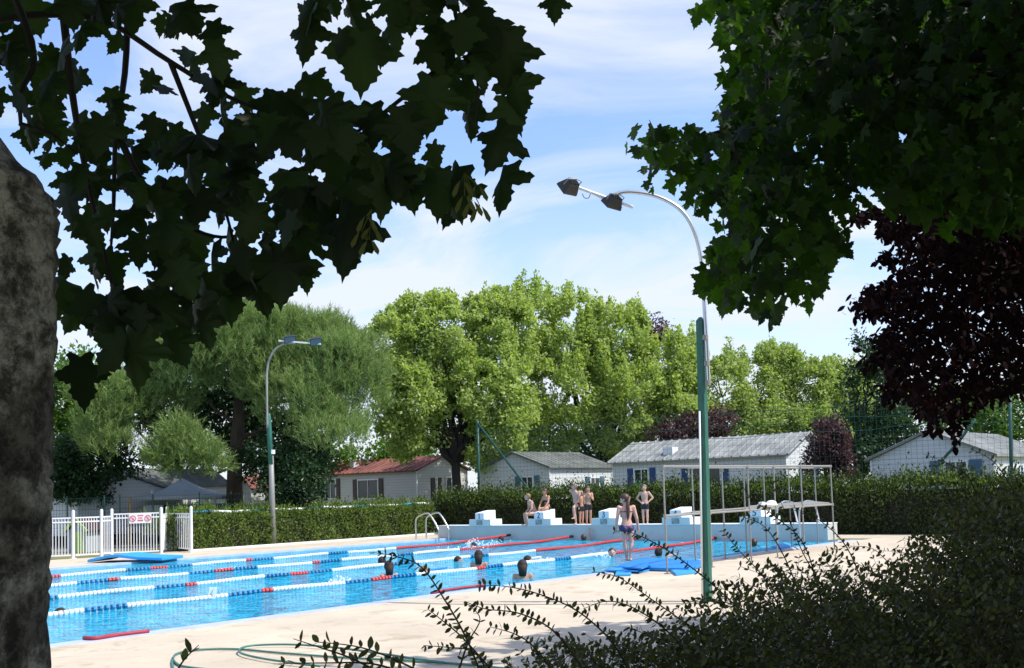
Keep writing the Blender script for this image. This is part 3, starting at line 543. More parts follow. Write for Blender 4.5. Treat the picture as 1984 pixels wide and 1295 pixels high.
# home 1 (red roof)
HU1=38.; wl,z1=onU(600,922,HU1); wr,z2=onU(807,914,HU1); ze=(z1+z2)/2+.02; ub,_=onW(923,913,wr)
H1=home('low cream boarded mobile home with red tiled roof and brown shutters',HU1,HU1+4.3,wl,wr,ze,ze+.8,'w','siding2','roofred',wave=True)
win_on_u(H1,HU1,695,732,930,966,'shut_brown',sw_=.35); win_on_u(H1,HU1,632,650,930,966,'shut_brown',sw_=.3)
winframe(H1,W(HU1+1.6,wr+.002,ze-1.1),U3,.05,1.2,W3,shutters='shut_brown'); winframe(H1,W(HU1+2.9,wr+.002,ze-1.1),U3,.9,1.3,W3)
g=MB(); a,z0=onU(686,912,HU1+1); g.uwbox(HU1+.8,HU1+1.2,a-.2,a+.2,ze+.25,ze+.75); g.build('vent',M['white'],H1)
# home 4 (right)
HU4=33.; wl,z1=onU(1687,884,HU4); wr,z2=onU(1925,890,HU4); wp,zp=onU(1800,838,HU4); ze=(z1+z2)/2
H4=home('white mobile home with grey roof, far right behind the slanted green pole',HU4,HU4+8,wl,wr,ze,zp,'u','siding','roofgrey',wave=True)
win_on_u(H4,HU4,1834,1872,895,930,'shut_grey',glass='glass',sw_=.42); winframe(H4,W(HU4+2.5,wr+.002,ze-.9),U3,.9,.9,W3,shutters='shut_grey')
# home 5, 6 left
HU5=40.; a,z=onU(135,945,26); 
def homepx(label,px0,px1,pye,Y,deep,zr,siding,roofm,ridge='u'):
    c0=atY(px0,pye,Y); u_,w0_=uv(c0); b,zz_=onU(px1,pye,u_); return home(label,u_,u_+deep,w0_,b,(c0[2]+zz_)/2,(c0[2]+zz_)/2+zr,ridge,siding,roofm)
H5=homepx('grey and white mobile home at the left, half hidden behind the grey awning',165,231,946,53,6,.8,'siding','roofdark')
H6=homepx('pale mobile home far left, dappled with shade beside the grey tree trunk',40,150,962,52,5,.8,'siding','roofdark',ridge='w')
H7=homepx('small cream mobile home with orange roof edge behind the pine trunk',464,487,943,60,2.2,.5,'siding2','roofred')
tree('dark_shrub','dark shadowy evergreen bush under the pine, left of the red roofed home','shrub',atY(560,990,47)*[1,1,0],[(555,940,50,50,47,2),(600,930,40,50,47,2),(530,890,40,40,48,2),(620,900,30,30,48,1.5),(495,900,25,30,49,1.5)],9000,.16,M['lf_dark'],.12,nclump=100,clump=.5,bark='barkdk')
tree('deciduous_tree','dark leafy tree added to shade the far left mobile homes, behind the awning','tree',atY(330,960,60)*[1,1,0],[(250,790,90,60,57,3),(350,760,90,70,57,3),(450,790,90,60,56,3),(400,850,80,40,58,2.5),(540,780,90,70,56,3),(600,840,60,50,56,2.5)],20000,.24,M['lf_dark'],.2,nclump=130,clump=.7,bark='barkdk')  # added tree, crown placed to shade the homes and fill gaps in the pine
# ------------------------------------------------------------ awning tent
tp=atY(345,935,50); tl=atY(258,963,49); trr=atY(433,960,50)
t=thing('awning_tent','grey pyramid shaped canvas awning on posts, left of the pine trunk','tent',[tp[0],50,0])
ap=atY(352,926,51.5); cs=[np.array([tl[0],48.6,tl[2]]),np.array([trr[0],48.6,trr[2]]),np.array([trr[0],53.6,trr[2]]),np.array([tl[0],53.6,tl[2]])]
g=MB()
for i in range(4):
    a=cs[i]; b=cs[(i+1)%4]; rows=7; grid=[]
    for r in range(rows+1):
        s=r/rows; grid.append([(a*(1-k/8)+b*(k/8))*(1-s)+ap*s+Z3*(-.22*math.sin(math.pi*s)) for k in range(9)])
    vs=[p for row in grid for p in row]; fs=[(r*9+k,r*9+k+1,(r+1)*9+k+1,(r+1)*9+k) for r in range(rows) for k in range(8)]; g.add(vs,fs)
    g.bar(a-Z3*.08,b-Z3*.08,.012,.09)
g.build('canopy',M['canvas'],t,smooth=True,fix=False)
for i,c in enumerate(cs): g=MB(); g.tube([[c[0],c[1],0],c],.04,6); g.build('pole',M['wood'] if i==0 else M['galv'],t)
g=MB(); g.obox([cs[1][0]-.9,49.0,1.05],[1,0,0],[0,1,0],Z3,1.5,.02,.65); g.build('side_panel',M['dkgreen'],t)
g=MB(); g.obox([cs[0][0]+1.0,49.0,1.05],[1,0,0],[0,1,0],Z3,.55,.02,.65); g.build('side_panel',M['canvas'],t)
# ------------------------------------------------------------ green garden fence behind
t=thing('green_fence','dark green wire fence with thin posts, behind the white pool fence','fence',atY(300,990,46.5)*[1,1,0])
fx=[60,130,202,232,296,386,470,560]; fp=[atY(x,957+0*x,46.5) for x in fx]
for q in fp: g=MB(); g.tube([[q[0],q[1],0],[q[0],q[1],fp[4][2]]],.03,6); g.build('post',M['dkgreen'],t)
g=MB(); x0=fp[0][0]; x1=fp[-1][0]; zt=fp[4][2]-.1
for k in range(9): g.bar([x0,46.5,.15+k*(zt-.15)/8],[x1,46.5,.15+k*(zt-.15)/8],.006)
k=x0
while k<x1: g.bar([k,46.5,.1],[k,46.5,zt],.004); k+=.12
g.build('wire_panel',M['dkgreen'],t)
# ------------------------------------------------------------ play house
pc=gnd(163,1040); pc=atY(163,1032,43); pc[2]=0
t=thing('play_house','small lime green and grey plastic play house behind the white fence','play house',pc)
def lb(o,ax,ay,c,hx,hy,hz): return o.obox(pc+np.array(c),ax,ay,Z3,hx,hy,hz)
XA=np.array([.94,-.34,0]); YA=np.array([.34,.94,0])
g=MB(); g.prism([pc-XA*.45-YA*.4,pc+XA*.45-YA*.4,pc+XA*.45-YA*.4+Z3*.8,pc-YA*.4+Z3*1.2,pc-XA*.45-YA*.4+Z3*.8],YA*.8); g.build('wall',M['canvas'],t)
g=MB()
for s in(-1,1): g.prism([pc+XA*s*.58-YA*.5+Z3*.78,pc-YA*.5+Z3*1.28,pc-YA*.5+Z3*1.34,pc+XA*s*.60-YA*.5+Z3*.83],YA*1.0)
g.build('roof',M['shut_brown'],t)
g=MB()
for s in(-1,1): g.prism([pc+XA*s*.52-YA*.52+Z3*.75,pc-YA*.52+Z3*1.22,pc-YA*.52+Z3*1.36,pc+XA*s*.60-YA*.52+Z3*.83],YA*.04)
g.obox(pc+XA*.1-YA*.43+Z3*.4,XA,YA,Z3,.22,.02,.4); g.build('door',M['lime'],t)
# ------------------------------------------------------------ white pool fence with gate
def post_at(px,py,ptop): b=gnd(px,py); top=atY(px-3,ptop,b[1]); return b,top[2]
t=thing('white_fence','white metal bar fence with gates and round posts, left of the low hedge','fence',gnd(250,1080))
posts=[gnd(20,1088),gnd(142,1083),gnd(197,1080),gnd(217,1078),gnd(313,1074),gnd(324,1066),gnd(371,1071)]
FH=1.62
for i,b in enumerate(posts):
    g=MB(); g.tube([b,b+Z3*FH],.052,10); g.tube([b+Z3*FH,b+Z3*(FH+.03)],[.045,.02],10); g.tube([b,b+Z3*.02],.11,10); g.build('post',M['white'],t,fix=False)
for i in range(len(posts)-1):
    a=posts[i]; b=posts[i+1]; d=b-a; L=np.linalg.norm(d); dd=d/L; a2=a+dd*.07; b2=b-dd*.07; g=MB(); hh=1.38 if i!=3 else 1.45
    for z in (.12,hh-.14,hh): g.bar(a2+Z3*z,b2+Z3*z,.018,.022)
    n=max(2,int(L/(.10 if i!=5 else .24)))
    for k in range(1,n): q=a2+(b2-a2)*k/n; g.bar(q+Z3*.12,q+Z3*hh,.011)
    g.build('gate' if i in(1,3) else 'bar_panel',M['white'],t,fix=False)
a=posts[3]; b=posts[4]; dd=unit(b-a); nn=np.array([dd[1],-dd[0],0]); sc_=a+dd*.95+Z3*1.28+nn*.045
t=thing('warning_sign','white warning sign with red prohibition circles, hanging on the white gate','sign',sc_-Z3*.2)
g=MB(); g.obox(sc_,dd,Z3,nn,.37,.17,.008); g.build('board',M['white'],t)
for s in(-1,1):
    c=sc_+dd*s*.25+nn*.014; ring=[c+(dd*math.cos(k*math.pi/12)+Z3*math.sin(k*math.pi/12))*.10 for k in range(25)]
    g=MB(); g.tube(ring,.010,5); g.bar(c+(dd-Z3)*-.06,c+(dd-Z3)*.06,.010,.008); g.tube([c+dd*.01-Z3*.05,c+dd*.0+Z3*.03],[.015,.018],5); g.build('symbol',M['signred'],t)
g=MB()
for k,(hw,hz_) in enumerate(((.10,.018),(.08,.016),(.095,.026))):
    zc=.10-.085*k; n=6
    for j in range(n): g.obox(sc_+dd*(-hw+2*hw*(j+.5)/n)+Z3*zc+nn*.011,dd,Z3,nn,hw/n*.72,hz_,.004)
g.build('lettering',M['signred'],t)
# shrub behind the fence and stones near the lamp
tree('round_bush','grey green round bush behind the white fence, next to the low hedge','bush',atY(343,1066,42.5)*[1,1,0],[(342,1030,22,32,42.5,.45)],2600,.07,M['lf_hedge'],.03,nclump=40,clump=.22,limbs=4)
tree('small_bush','small grey leafed weed at the foot of the low hedge','bush',gnd(455,1062),[(458,1052,22,9,43,.3)],900,.06,M['lf_mid'],.02,nclump=16,clump=.15,limbs=3)
# ------------------------------------------------------------ lamp posts
def flood(parent,c,face,side,s=1.):
    face=unit(np.array(face,float)); side=unit(np.array(side,float)-face*(np.array(side,float)@face)); up=np.cross(side,face)
    g=MB(); f=[(-.23,-.15),(.23,-.15),(.23,.15),(-.23,.15)]; b=[(-.15,-.09),(.15,-.09),(.15,.09),(-.15,.09)]
    V=[c+side*x*s+up*y*s+face*.10*s for x,y in f]+[c+side*x*s+up*y*s-face*.10*s for x,y in b]+[c+side*x*s+up*y*s+face*.14*s for x,y in f]
    g.add(V,[(4,5,6,7),(0,1,5,4),(1,2,6,5),(2,3,7,6),(3,0,4,7),(0,8,9,1),(1,9,10,2),(2,10,11,3),(3,11,8,0),(8,11,10,9)])
    for k in range(5): g.obox(c-face*.11*s+side*(-.12+.06*k)*s,side,up,face,.008*s,.09*s,.03*s)
    o=g.build('floodlight',M['black'],parent); l=MB(); l.obox(c+face*.143*s,side,up,face,.205*s,.13*s,.003); l.build('lens',M['lens'],o)
    y=MB(); y.tube([c+side*.24*s,c+side*.25*s-face*.16*s,c-face*.2*s,c-side*.25*s-face*.16*s,c-side*.24*s],.012*s,5); y.build('bracket',M['galv'],o)
# far lamp
Yl=gnd(530,1057)[1]; A=lambda x,y,k=0.: atY(x,y,Yl+k)
t=thing('lamp_post','grey and green lamp post with curved top and two floodlights, beside the low hedge','lamp post',gnd(530,1057))
g=MB(); g.tube([A(530,1058),A(527,960),A(525,880)],[.115,.11,.10],12); g.build('lower_pole',M['galv'],t,smooth=True)
g=MB(); g.tube([A(524.7,900,-.02),A(522,840,-.02),A(520.5,806,-.02),A(520.4,801,-.02)],[.105,.10,.09,.05],12); g.build('upper_pole',M['polegreen'],t,smooth=True)
g=MB(); g.tube(arc([A(518,830,-.12),A(517,760,-.1),A(517,725),A(521,700),A(532,679),A(550,667),A(572,665)]),.045,8); g.build('arm',M['galv'],t,smooth=True)
g=MB(); g.bar(A(540,660.5),A(622,667),.035,.03); g.build('crossbar',M['white'],t)
g=MB(); g.tube([A(527.4,880),A(527.4,872)],.115,12); g.build('junction_box',M['white'],t)
flood(t,A(561,656),(.3,-.75,-.62),(1,.1,0),1.0); flood(t,A(611,660),(.3,-.75,-.62),(1,.1,0),1.0)
# near lamp
Yn=gnd(1371,1165)[1]; A=lambda x,y,k=0.: atY(x,y,Yn+k)
t=thing('lamp_post','tall green lamp post with curved steel arm, beside the pipe frame','lamp post',gnd(1371,1165))
g=MB(); a=gnd(1371,1165)-Z3*.1; b=A(1357.5,622); ax=unit(b-a); X1=np.array([.80,-.6,0]); Y1=np.cross(ax,X1)
g.prism([a+X1*i*.058+Y1*j*.058 for i,j in((-1,-1),(1,-1),(1,1),(-1,1))],b-a); tp_=b
V=[b+X1*i*.058+Y1*j*.058 for i,j in((-1,-1),(1,-1),(1,1),(-1,1))]+[b+X1*i*.02+Y1*j*.02+Z3*.06 for i,j in((-1,-1),(1,-1),(1,1),(-1,1))]
g.add(V,[(0,1,5,4),(1,2,6,5),(2,3,7,6),(3,0,4,7),(4,5,6,7)]); g.build('post',M['polegreen'],t,bevel=.008)
g=MB(); g.tube([A(1361,1163,-.05),A(1355.5,797,-.05)],.016,8); g.build('conduit',M['frame'],t,smooth=True)
g=MB(); g.tube(arc([A(1373,745,-.08),A(1370,680,-.08),A(1366,615,-.06),A(1362,545),A(1356,488),A(1343,443),A(1321,409),A(1290,388),A(1255,376),A(1215,372),A(1190,378),A(1172,387)]),.033,10); g.build('arm',M['steel'],t,smooth=True)
g=MB(); g.tube([A(1113,361,-.05),A(1226,402,.1)],.028,8); g.tube([A(1140,372,-.03),A(1205,403,.1)],.012,6); g.build('crossbar',M['white'],t)
for y in(650,700,738): g=MB(); g.tube([A(1366+(y-640)*.06,y,-.1),A(1366+(y-640)*.06,y+9,-.1)],.045,8); g.build('clamp',M['galv'],t)
flood(t,A(1105,360,-.1),(-.62,.55,-.55),(.75,.6,.2),.74); flood(t,A(1189,390,0),(-.5,.5,-.7),(.8,.55,.1),.68)
g=MB(); g.tube(arc([A(1128,376),A(1133,384),A(1141,383),A(1145,371)]),.006,5); g.build('cable',M['black'],t)
# ------------------------------------------------------------ steel pipe frame on the deck
FA,FC=gnd(1293,1112),gnd(1617,1064); BA,BC=gnd(1348,1093),gnd(1585,1052)
t=thing('pipe_frame','tall grey steel pipe frame standing on the deck, right of the near lamp post','frame',FA)
HT=2.24; HM=1.20
def fpt(A_,B_,k): return A_+(B_-A_)*k
for n_,(A_,B_,ks) in enumerate(((FA,FC,(0,.22,.44,.60,.78,1)),(BA,BC,(0,.2,.36,.52,.74,1)))):
    for k in ks:
        q=fpt(A_,B_,k); g=MB(); g.tube([q,q+Z3*HT],.019,8); g.tube([q+Z3*(HM-.04),q+Z3*(HM+.04)],.04,8); g.tube([q+Z3*(HT-.04),q+Z3*(HT+.03)],.036,8); g.tube([q,q+Z3*.012],.07,8); g.build('upright',M['galv'],t,smooth=False,fix=False)
    for z in(HM,HT): g=MB(); g.tube([A_+Z3*z,B_+Z3*z],.023,8); g.build('rail',M['galv'],t)
for k in(0,1):
    for z in(HM,HT): g=MB(); g.tube([fpt(FA,FC,k)+Z3*z,fpt(BA,BC,k)+Z3*z],.026,8); g.build('rail',M['galv'],t)
g=MB(); g.prism([fpt(FA,FC,.42)+Z3*(HM+.02),fpt(FA,FC,.98)+Z3*(HM+.02),fpt(BA,BC,.95)+Z3*(HM+.02),fpt(BA,BC,.4)+Z3*(HM+.02)],Z3*.04); g.build('deck_board',M['galv'],t)
# towels lying on it
g=MB(); c=fpt(FA,FC,.55)+Z3*(HM+.10); g.ell(c,(.26,.2,.05)); g.ell(c+[.1,0,.04],(.13,.12,.07)); g.ell(c+[-.12,.03,.03],(.1,.13,.05)); g.build('towel',M['frame'],smooth=True,label='crumpled white towel lying on the pipe frame',cat='towel')
# ------------------------------------------------------------ mats and kickboards
def mslab(name,px,thick,mtl,label,cat,z=0.,group=None,lift=None,bevel=.015):
    P=[gnd(x,y,z) for x,y in px]; 
    if lift: P=[p+Z3*l for p,l in zip(P,lift)]
    g=MB(); g.prism(P,Z3*thick); return g.build(name,mtl,bevel=bevel,label=label,cat=cat,group=group)
def rectpts(c,ax,L,Wd):
    ax=unit(ax); ay=np.array([-ax[1],ax[0],0]); return [c+ax*L*i+ay*Wd*j for i,j in((-.5,-.5),(.5,-.5),(.5,.5),(-.5,.5))]
# left mat, with one raised end
a0,a1=gnd(198,1084,.05),gnd(322,1080,.05)
c=gnd(285,1092,.0); d=unit(gnd(335,1088)-gnd(268,1096)); 
prof=[(-1.9,.02,.0),(-1.2,.15,.0),(-.9,.16,.0),(-.2,.07,.0),(.6,.03,0)]
g=MB(); c0=gnd(272,1087); axm=unit(gnd(345,1083)-gnd(205,1086)); aym=np.array([-axm[1],axm[0],0]); 
vs=[];nn_=len(prof)
for s,z,_ in prof:
    for wv,zz_ in((-.7,z),(.7,z),(.7,z+.09),(-.7,z+.09)): vs.append(c0+axm*(s+.5)+aym*wv+Z3*zz_)
fs=[(i*4+k,i*4+(k+1)%4,(i+1)*4+(k+1)%4,(i+1)*4+k) for i in range(nn_-1) for k in range(4)]+[(0,1,2,3),tuple((nn_-1)*4+k for k in(3,2,1,0))]
g.add(vs,fs); g.build('foam_mat',M['matlt'],label='bent bright blue foam mat at the far pool edge, in front of the white gate',cat='mat',bevel=.02)
mslab('foam_mat',[(1190,1104),(1245,1086),(1378,1092),(1335,1108)],.07,M['mat'],'large blue foam mat under the feet of the girl with a ponytail','mat',z=.01)
kb=[([(1172,1107),(1184,1102),(1240,1104),(1236,1109)],.03,.035,'wide blue kickboard at the left edge of the large foam mat'),
 ([(1205,1101),(1240,1093),(1262,1097),(1243,1104)],.09,.035,'bright blue kickboard lying on top of the stack by the large foam mat'),
 ([(1190,1117),(1196,1109),(1224,1108),(1222,1116)],.0,.035,'small light blue kickboard nearest the camera, on the beige deck'),
 ([(1230,1106),(1262,1100),(1268,1105),(1238,1111)],.0,.035,'blue kickboard on the deck just right of the smallest one'),
 ([(1495,1062),(1520,1054),(1540,1058),(1512,1066)],.0,.05,'dark blue foam board on the deck under the pipe frame'),
 ([(1300,1109),(1340,1105),(1352,1111),(1310,1116)],.0,.05,'blue foam board at the foot of the pipe frame')]
for px,z,th,lab in kb: mslab('kickboard',px,th,M['matlt'] if z<.08 else M['mat'],lab,'kickboard',z=z,group='blue kickboards on the deck',bevel=.008)
# hose, red ropes, thin line
def tubeobj(name,px,r,mtl,label,cat,z=.02,n=6):
    g=MB(); g.tube(arc([gnd(x,y,z) for x,y in px],n),r,6); return g.build(name,mtl,smooth=True,label=label,cat=cat)
tubeobj('garden_hose',[(336,1296),(334,1280),(345,1266),(390,1259),(460,1258),(540,1265),(660,1274),(800,1281),(905,1288),(985,1296)],.013,M['hose'],'thin green garden hose lying in loops on the beige deck','hose',.014)
tubeobj('garden_hose',[(620,1291),(520,1278),(470,1267),(465,1258),(490,1251),(560,1249),(640,1254),(720,1264),(800,1276),(860,1284)],.013,M['hose'],'green hose loop nearest the pool, crossing the longer hose','hose',.03)
tubeobj('garden_hose',[(334,1276),(350,1290),(400,1297)],.013,M['hose'],'short green hose end at the left of the loops','hose',.014)
tubeobj('rope_end',[(163,1236),(185,1237),(230,1230),(288,1223)],.03,M['redhose'],'dark red rope lying at the near pool edge, far left','rope',.03)
tubeobj('rope_end',[(836,1149),(870,1143),(905,1138),(938,1135)],.03,M['redhose'],'bright red rope lying at the near pool edge, near the centre','rope',.03)
tubeobj('cord',[(760,1168),(900,1171),(1100,1171),(1300,1170),(1372,1168)],.006,M['cable'],'thin grey cord stretched across the beige deck to the near lamp post','cord',.01)
tubeobj('cord',[(1045,1117-12),(1130,1104),(1180,1100)],.006,M['cable'],'thin dark cord floating in the water beside the blue mats','cord',-.03)
# rope of blue and white floats on top of the low hedge
t=thing('rolled_lane_rope','spare blue and white lane rope laid along the top of the low hedge','lane rope',W(17,-21.6,1.3))
for k in range(14):
    u=16.6+k*.9; g=MB(); g.tube([W(u,-21.45+.1*math.sin(k),1.40+.03*math.sin(k*2)),W(u+.85,-21.45+.1*math.sin(k+1),1.40+.03*math.sin(k*2+2))],.05,8); g.build('float_section',M['fwhite'] if k%3 else M['fblue'],t)
# ------------------------------------------------------------ green net poles and ball net
t=thing('ball_net','tall dark green ball net on braced poles, above the tall hedge','net',W(31.4,-20,0))
NU=31.6; wa,_=onU(928,990,NU); wb,_=onU(1956,900,NU); _,zt=onU(927,815,NU)
for px,pt in((928,815),(1957,700)):
    w_,_=onU(px,950,NU); w2,_=onU(px-3,pt,NU); g=MB(); g.tube([W(NU,w_,0),W(NU,w2,zt+.0)],.065,8); g.build('post',M['dkgreen'],t,smooth=True)
w1_,z1_=onU(940,832,NU-.3); w2_,z2_=onU(1018,955,NU-1); g=MB(); g.tube([W(NU,wa+.05,zt-.1),W(NU-.6,w2_,1.75),W(NU-.9,w2_+.9,.3)],.05,8); g.build('brace',M['dkgreen'],t,smooth=True)
w1_,z1_=onU(1857,857,NU); w2_,z2_=onU(1795,925,NU); g=MB(); g.tube([W(NU,w1_+.6,z1_+.75),W(NU,w1_,z1_),W(NU,w2_,z2_),W(NU,w2_-1.5,z2_-1.7)],.05,8); g.build('brace',M['dkgreen'],t,smooth=True)
g=MB(); w_=wa
while w_<wb+9: g.bar(W(NU,w_,1.9),W(NU,w_,zt-.35-.25*abs(math.sin(w_*.35))),.003); w_+=.2
z=1.95
while z<zt-.4: g.bar(W(NU,wa,z),W(NU,wb+9,z),.003); z+=.2
for k in range(3): g.tube([W(NU,wa+(wb+9-wa)*j/24,zt-.5-k*.45-.18*abs(math.sin(j*.9+k))) for j in range(25)],.009,4)
g.build('mesh',M['dkgreen'],t,fix=False)
# ------------------------------------------------------------ people
def apply_remesh(V,Fc,vox,name):
    me=bpy.data.meshes.new('tmp'); me.from_pydata([tuple(v) for v in V],[],Fc); bm=bmesh.new(); bm.from_mesh(me); bmesh.ops.recalc_face_normals(bm,faces=bm.faces); bm.to_mesh(me); bm.free()
    o=bpy.data.objects.new('tmp',me); COL.objects.link(o); m=o.modifiers.new('r','REMESH'); m.mode='VOXEL'; m.voxel_size=vox; s=o.modifiers.new('s','SMOOTH'); s.factor=.5; s.iterations=5
    dg=bpy.context.evaluated_depsgraph_get(); out=bpy.data.meshes.new_from_object(o.evaluated_get(dg)); n=len(out.vertices); co=np.empty(n*3); out.vertices.foreach_get('co',co)
    F2=[tuple(p.vertices) for p in out.polygons]; bpy.data.objects.remove(o); bpy.data.meshes.remove(me); bpy.data.meshes.remove(out); return co.reshape(-1,3),F2
def cap(mb,p,q,r1,r2,seg=10):
    p=np.array(p,float); q=np.array(q,float); mb.ell(p,r1,seg=seg,rings=6); mb.ell(q,r2,seg=seg,rings=6); mb.tube([p,q],[r1*.99,r2*.99],seg)
def person(label,base,yaw,h,pose,skin='skin',hair='hairdk',hairlen='short',wear='trunks',wearmat='swblack',vox=.012,group='children at the pool',swim=False,female=False):
    """pose: joints in units of height, local frame: x = person's left->right, y = forward, z up"""
    t=thing('person',label,'person',base,group); ca,sa=math.cos(yaw),math.sin(yaw); base=np.array(base,float)
    J={'pel':(0,0,.50),'che':(0,0,.70),'nek':(0,.0,.835),'hed':(0,.015,.925),'look':(0,1,0),
       'shR':(.108,0,.795),'elR':(.14,-.01,.62),'wrR':(.14,.03,.475),'shL':(-.108,0,.795),'elL':(-.14,-.01,.62),'wrL':(-.14,.03,.475),
       'hiR':(.048,0,.495),'knR':(.052,.01,.275),'anR':(.05,-.01,.045),'hiL':(-.048,0,.495),'knL':(-.052,.01,.275),'anL':(-.05,-.01,.045)}
    J.update(pose); T=lambda p: base+h*np.array([p[0]*ca-p[1]*sa,p[0]*sa+p[1]*ca,p[2]])
    Jw={k:T(v) for k,v in J.items() if k!='look'}; lk=J['look']; look=unit(np.array([lk[0]*ca-lk[1]*sa,lk[0]*sa+lk[1]*ca,lk[2]]))
    rt=unit(Jw['shR']-Jw['shL']); g=MB(); pel,che,nek,hed=Jw['pel'],Jw['che'],Jw['nek'],Jw['hed']
    up=unit(nek-pel); fw=unit(np.cross(up,rt)); ax=[rt,fw,up]
    hipw=.094 if female else .088
    ctr=[pel-up*.055*h,pel-up*.03*h,pel+up*.005*h,pel*.7+che*.3,pel*.42+che*.58,che,che+up*.05*h,che+up*.085*h,nek-up*.022*h,nek+up*.0*h]
    rx_=[.035,.075,hipw,hipw*.90,.075 if not female else .066,.088,.100,.098,.062,.034]; ry_=[.03,.05,.062,.056,.050,.058,.058,.050,.040,.032]
    vs=[];K=16
    for c_,a_,b_ in zip(ctr,rx_,ry_):
        for k in range(K): t_=2*math.pi*k/K; vs.append(c_+rt*math.cos(t_)*a_*h+fw*math.sin(t_)*b_*h)
    nr=len(ctr); g.add(vs,[(r_*K+k,r_*K+(k+1)%K,(r_+1)*K+(k+1)%K,(r_+1)*K+k) for r_ in range(nr-1) for k in range(K)]+[tuple(range(K))[::-1],tuple((nr-1)*K+k for k in range(K))])
    for sg_ in(-1,1): g.ell(pel-up*.02*h-fw*.03*h+rt*sg_*.04*h,(.045*h,.042*h,.045*h),ax)
    if not swim or True:
        cap(g,nek-up*.03*h,hed-look*.012*h,.033*h,.030*h)
    for s in'RL':
        sh,el,wr=Jw['sh'+s],Jw['el'+s],Jw['wr'+s]; g.ell(sh,.036*h); cap(g,sh,el,.034*h,.025*h); cap(g,el,wr,.026*h,.0175*h); cap(g,(che+up*.055*h),sh,.045*h,.036*h)
        d=unit(wr-el); pl=wr+d*.028*h; sd=unit(np.cross(d,fw)+1e-6) if abs(d@fw)<.9 else rt; nrm=np.cross(sd,d)
        g.ell(pl,(.021*h,.011*h,.028*h),[sd,nrm,d])
        for k in range(4):
            a=pl+d*.018*h+sd*(-.0165+.011*k)*h; L=(.030,.036,.034,.026)[k]*h; m_=a+d*L*.6; e=m_+unit(d-nrm*.6*(1 if s=='R' else 1))*L*.5; g.tube([a,m_,e],[.0062*h,.0058*h,.0042*h],6)
        thp=wr+d*.012*h+sd*(-.018)*h; g.tube([thp,thp+unit(d*.7-sd*.75)*.022*h,thp+unit(d*.95-sd*.5)*.038*h],[.0075*h,.007*h,.005*h],6)
        hi,kn,an=Jw['hi'+s],Jw['kn'+s],Jw['an'+s]; cap(g,hi,kn,.057*h,.034*h); cm=kn*.65+an*.35; cap(g,kn,cm,.034*h,.035*h); cap(g,cm,an,.035*h,.020*h)
        fd=fw if J.get('foot') is None else unit(T(J['foot'])-T((0,0,0))); fd=unit(np.array([fd[0],fd[1],0])) ; sdx=np.array([fd[1],-fd[0],0])
        heel=an-Z3*.022*h-fd*.012*h; g.ell(heel,(.02*h,.026*h,.02*h),[sdx,fd,Z3]); g.ell(an+fd*.045*h-Z3*.026*h,(.024*h,.055*h,.016*h),[sdx,fd,Z3]); g.ell(an+fd*.09*h-Z3*.031*h,(.026*h,.028*h,.011*h),[sdx,fd,Z3])
    # head
    hx=unit(np.cross(look,Z3) if abs(look[2])<.9 else rt); hz_=np.cross(hx,look); hax=[hx,look,hz_]
    hr=.068*h*(1.06 if not swim else 1.14); g.ell(hed,(hr*.82,hr*1.0,hr*1.1),hax); g.ell(hed+look*hr*.35-hz_*hr*.62,(hr*.52,hr*.55,hr*.5),hax); g.ell(hed+look*hr*1.02-hz_*hr*.12,(hr*.13,hr*.2,hr*.26),hax)
    for s in(-1,1): g.ell(hed+hx*s*hr*.84-hz_*hr*.08,(hr*.10,hr*.2,hr*.28),hax)
    V,Fc=apply_remesh(g.v,g.f,vox,'body'); mkobj('body',V,Fc,M[skin],t,smooth=True,fix=False)
    # eyes, mouth
    for s in(-1,1): e=MB(); e.ell(hed+look*hr*.90+hx*s*hr*.33+hz_*hr*.08,(hr*.13,hr*.08,hr*.08),hax,8,6); e.build('eye',M['eye'],t,smooth=True)
    e=MB(); e.ell(hed+look*hr*.86-hz_*hr*.62,(hr*.24,hr*.1,hr*.07),hax,8,6); e.build('mouth',M['lip'],t,smooth=True)
    # hair
    g=MB(); g.ell(hed+hz_*hr*.14-look*hr*.13,(hr*.93,hr*1.02,hr*1.08),hax,16,12)
    # cut away the face side
    Vv=np.array(g.v); keep=[]
    rel=Vv-hed; fwc=rel@look; upc=rel@hz_
    for fc in g.f:
        m_=np.mean([[fwc[i],upc[i]] for i in fc],axis=0)
        if not (m_[0]>hr*.25 and m_[1]<hr*.50) and not(m_[1]<-hr*.55 and hairlen=='short'): keep.append(fc)
    g.f=keep
    if hairlen=='long':
        back=hed-look*hr*.75; bk=nek-fw*.085*h; pts=[back+hz_*hr*.3,back-look*hr*.3-hz_*hr*.1,back*.5+bk*.5-Z3*hr*.3-fw*.02*h,bk-Z3*hr*1.2+rt*.012*h,bk-Z3*hr*2.4+rt*.008*h,bk-Z3*hr*3.3]; g.tube(pts,[hr*.3,hr*.36,hr*.40,hr*.38,hr*.28,hr*.05],10)
    if hairlen=='wet':
        back=hed-look*hr*.45; g.tube([hed+hz_*hr*.2-look*hr*.3,back-Z3*hr*.7,back-Z3*hr*1.7],[hr*.92,hr*.76,hr*.66],12)
    mkobj('hair',g.v,g.f,M[hair],t,smooth=True,fix=True)
    # clothing
    g=MB(); 
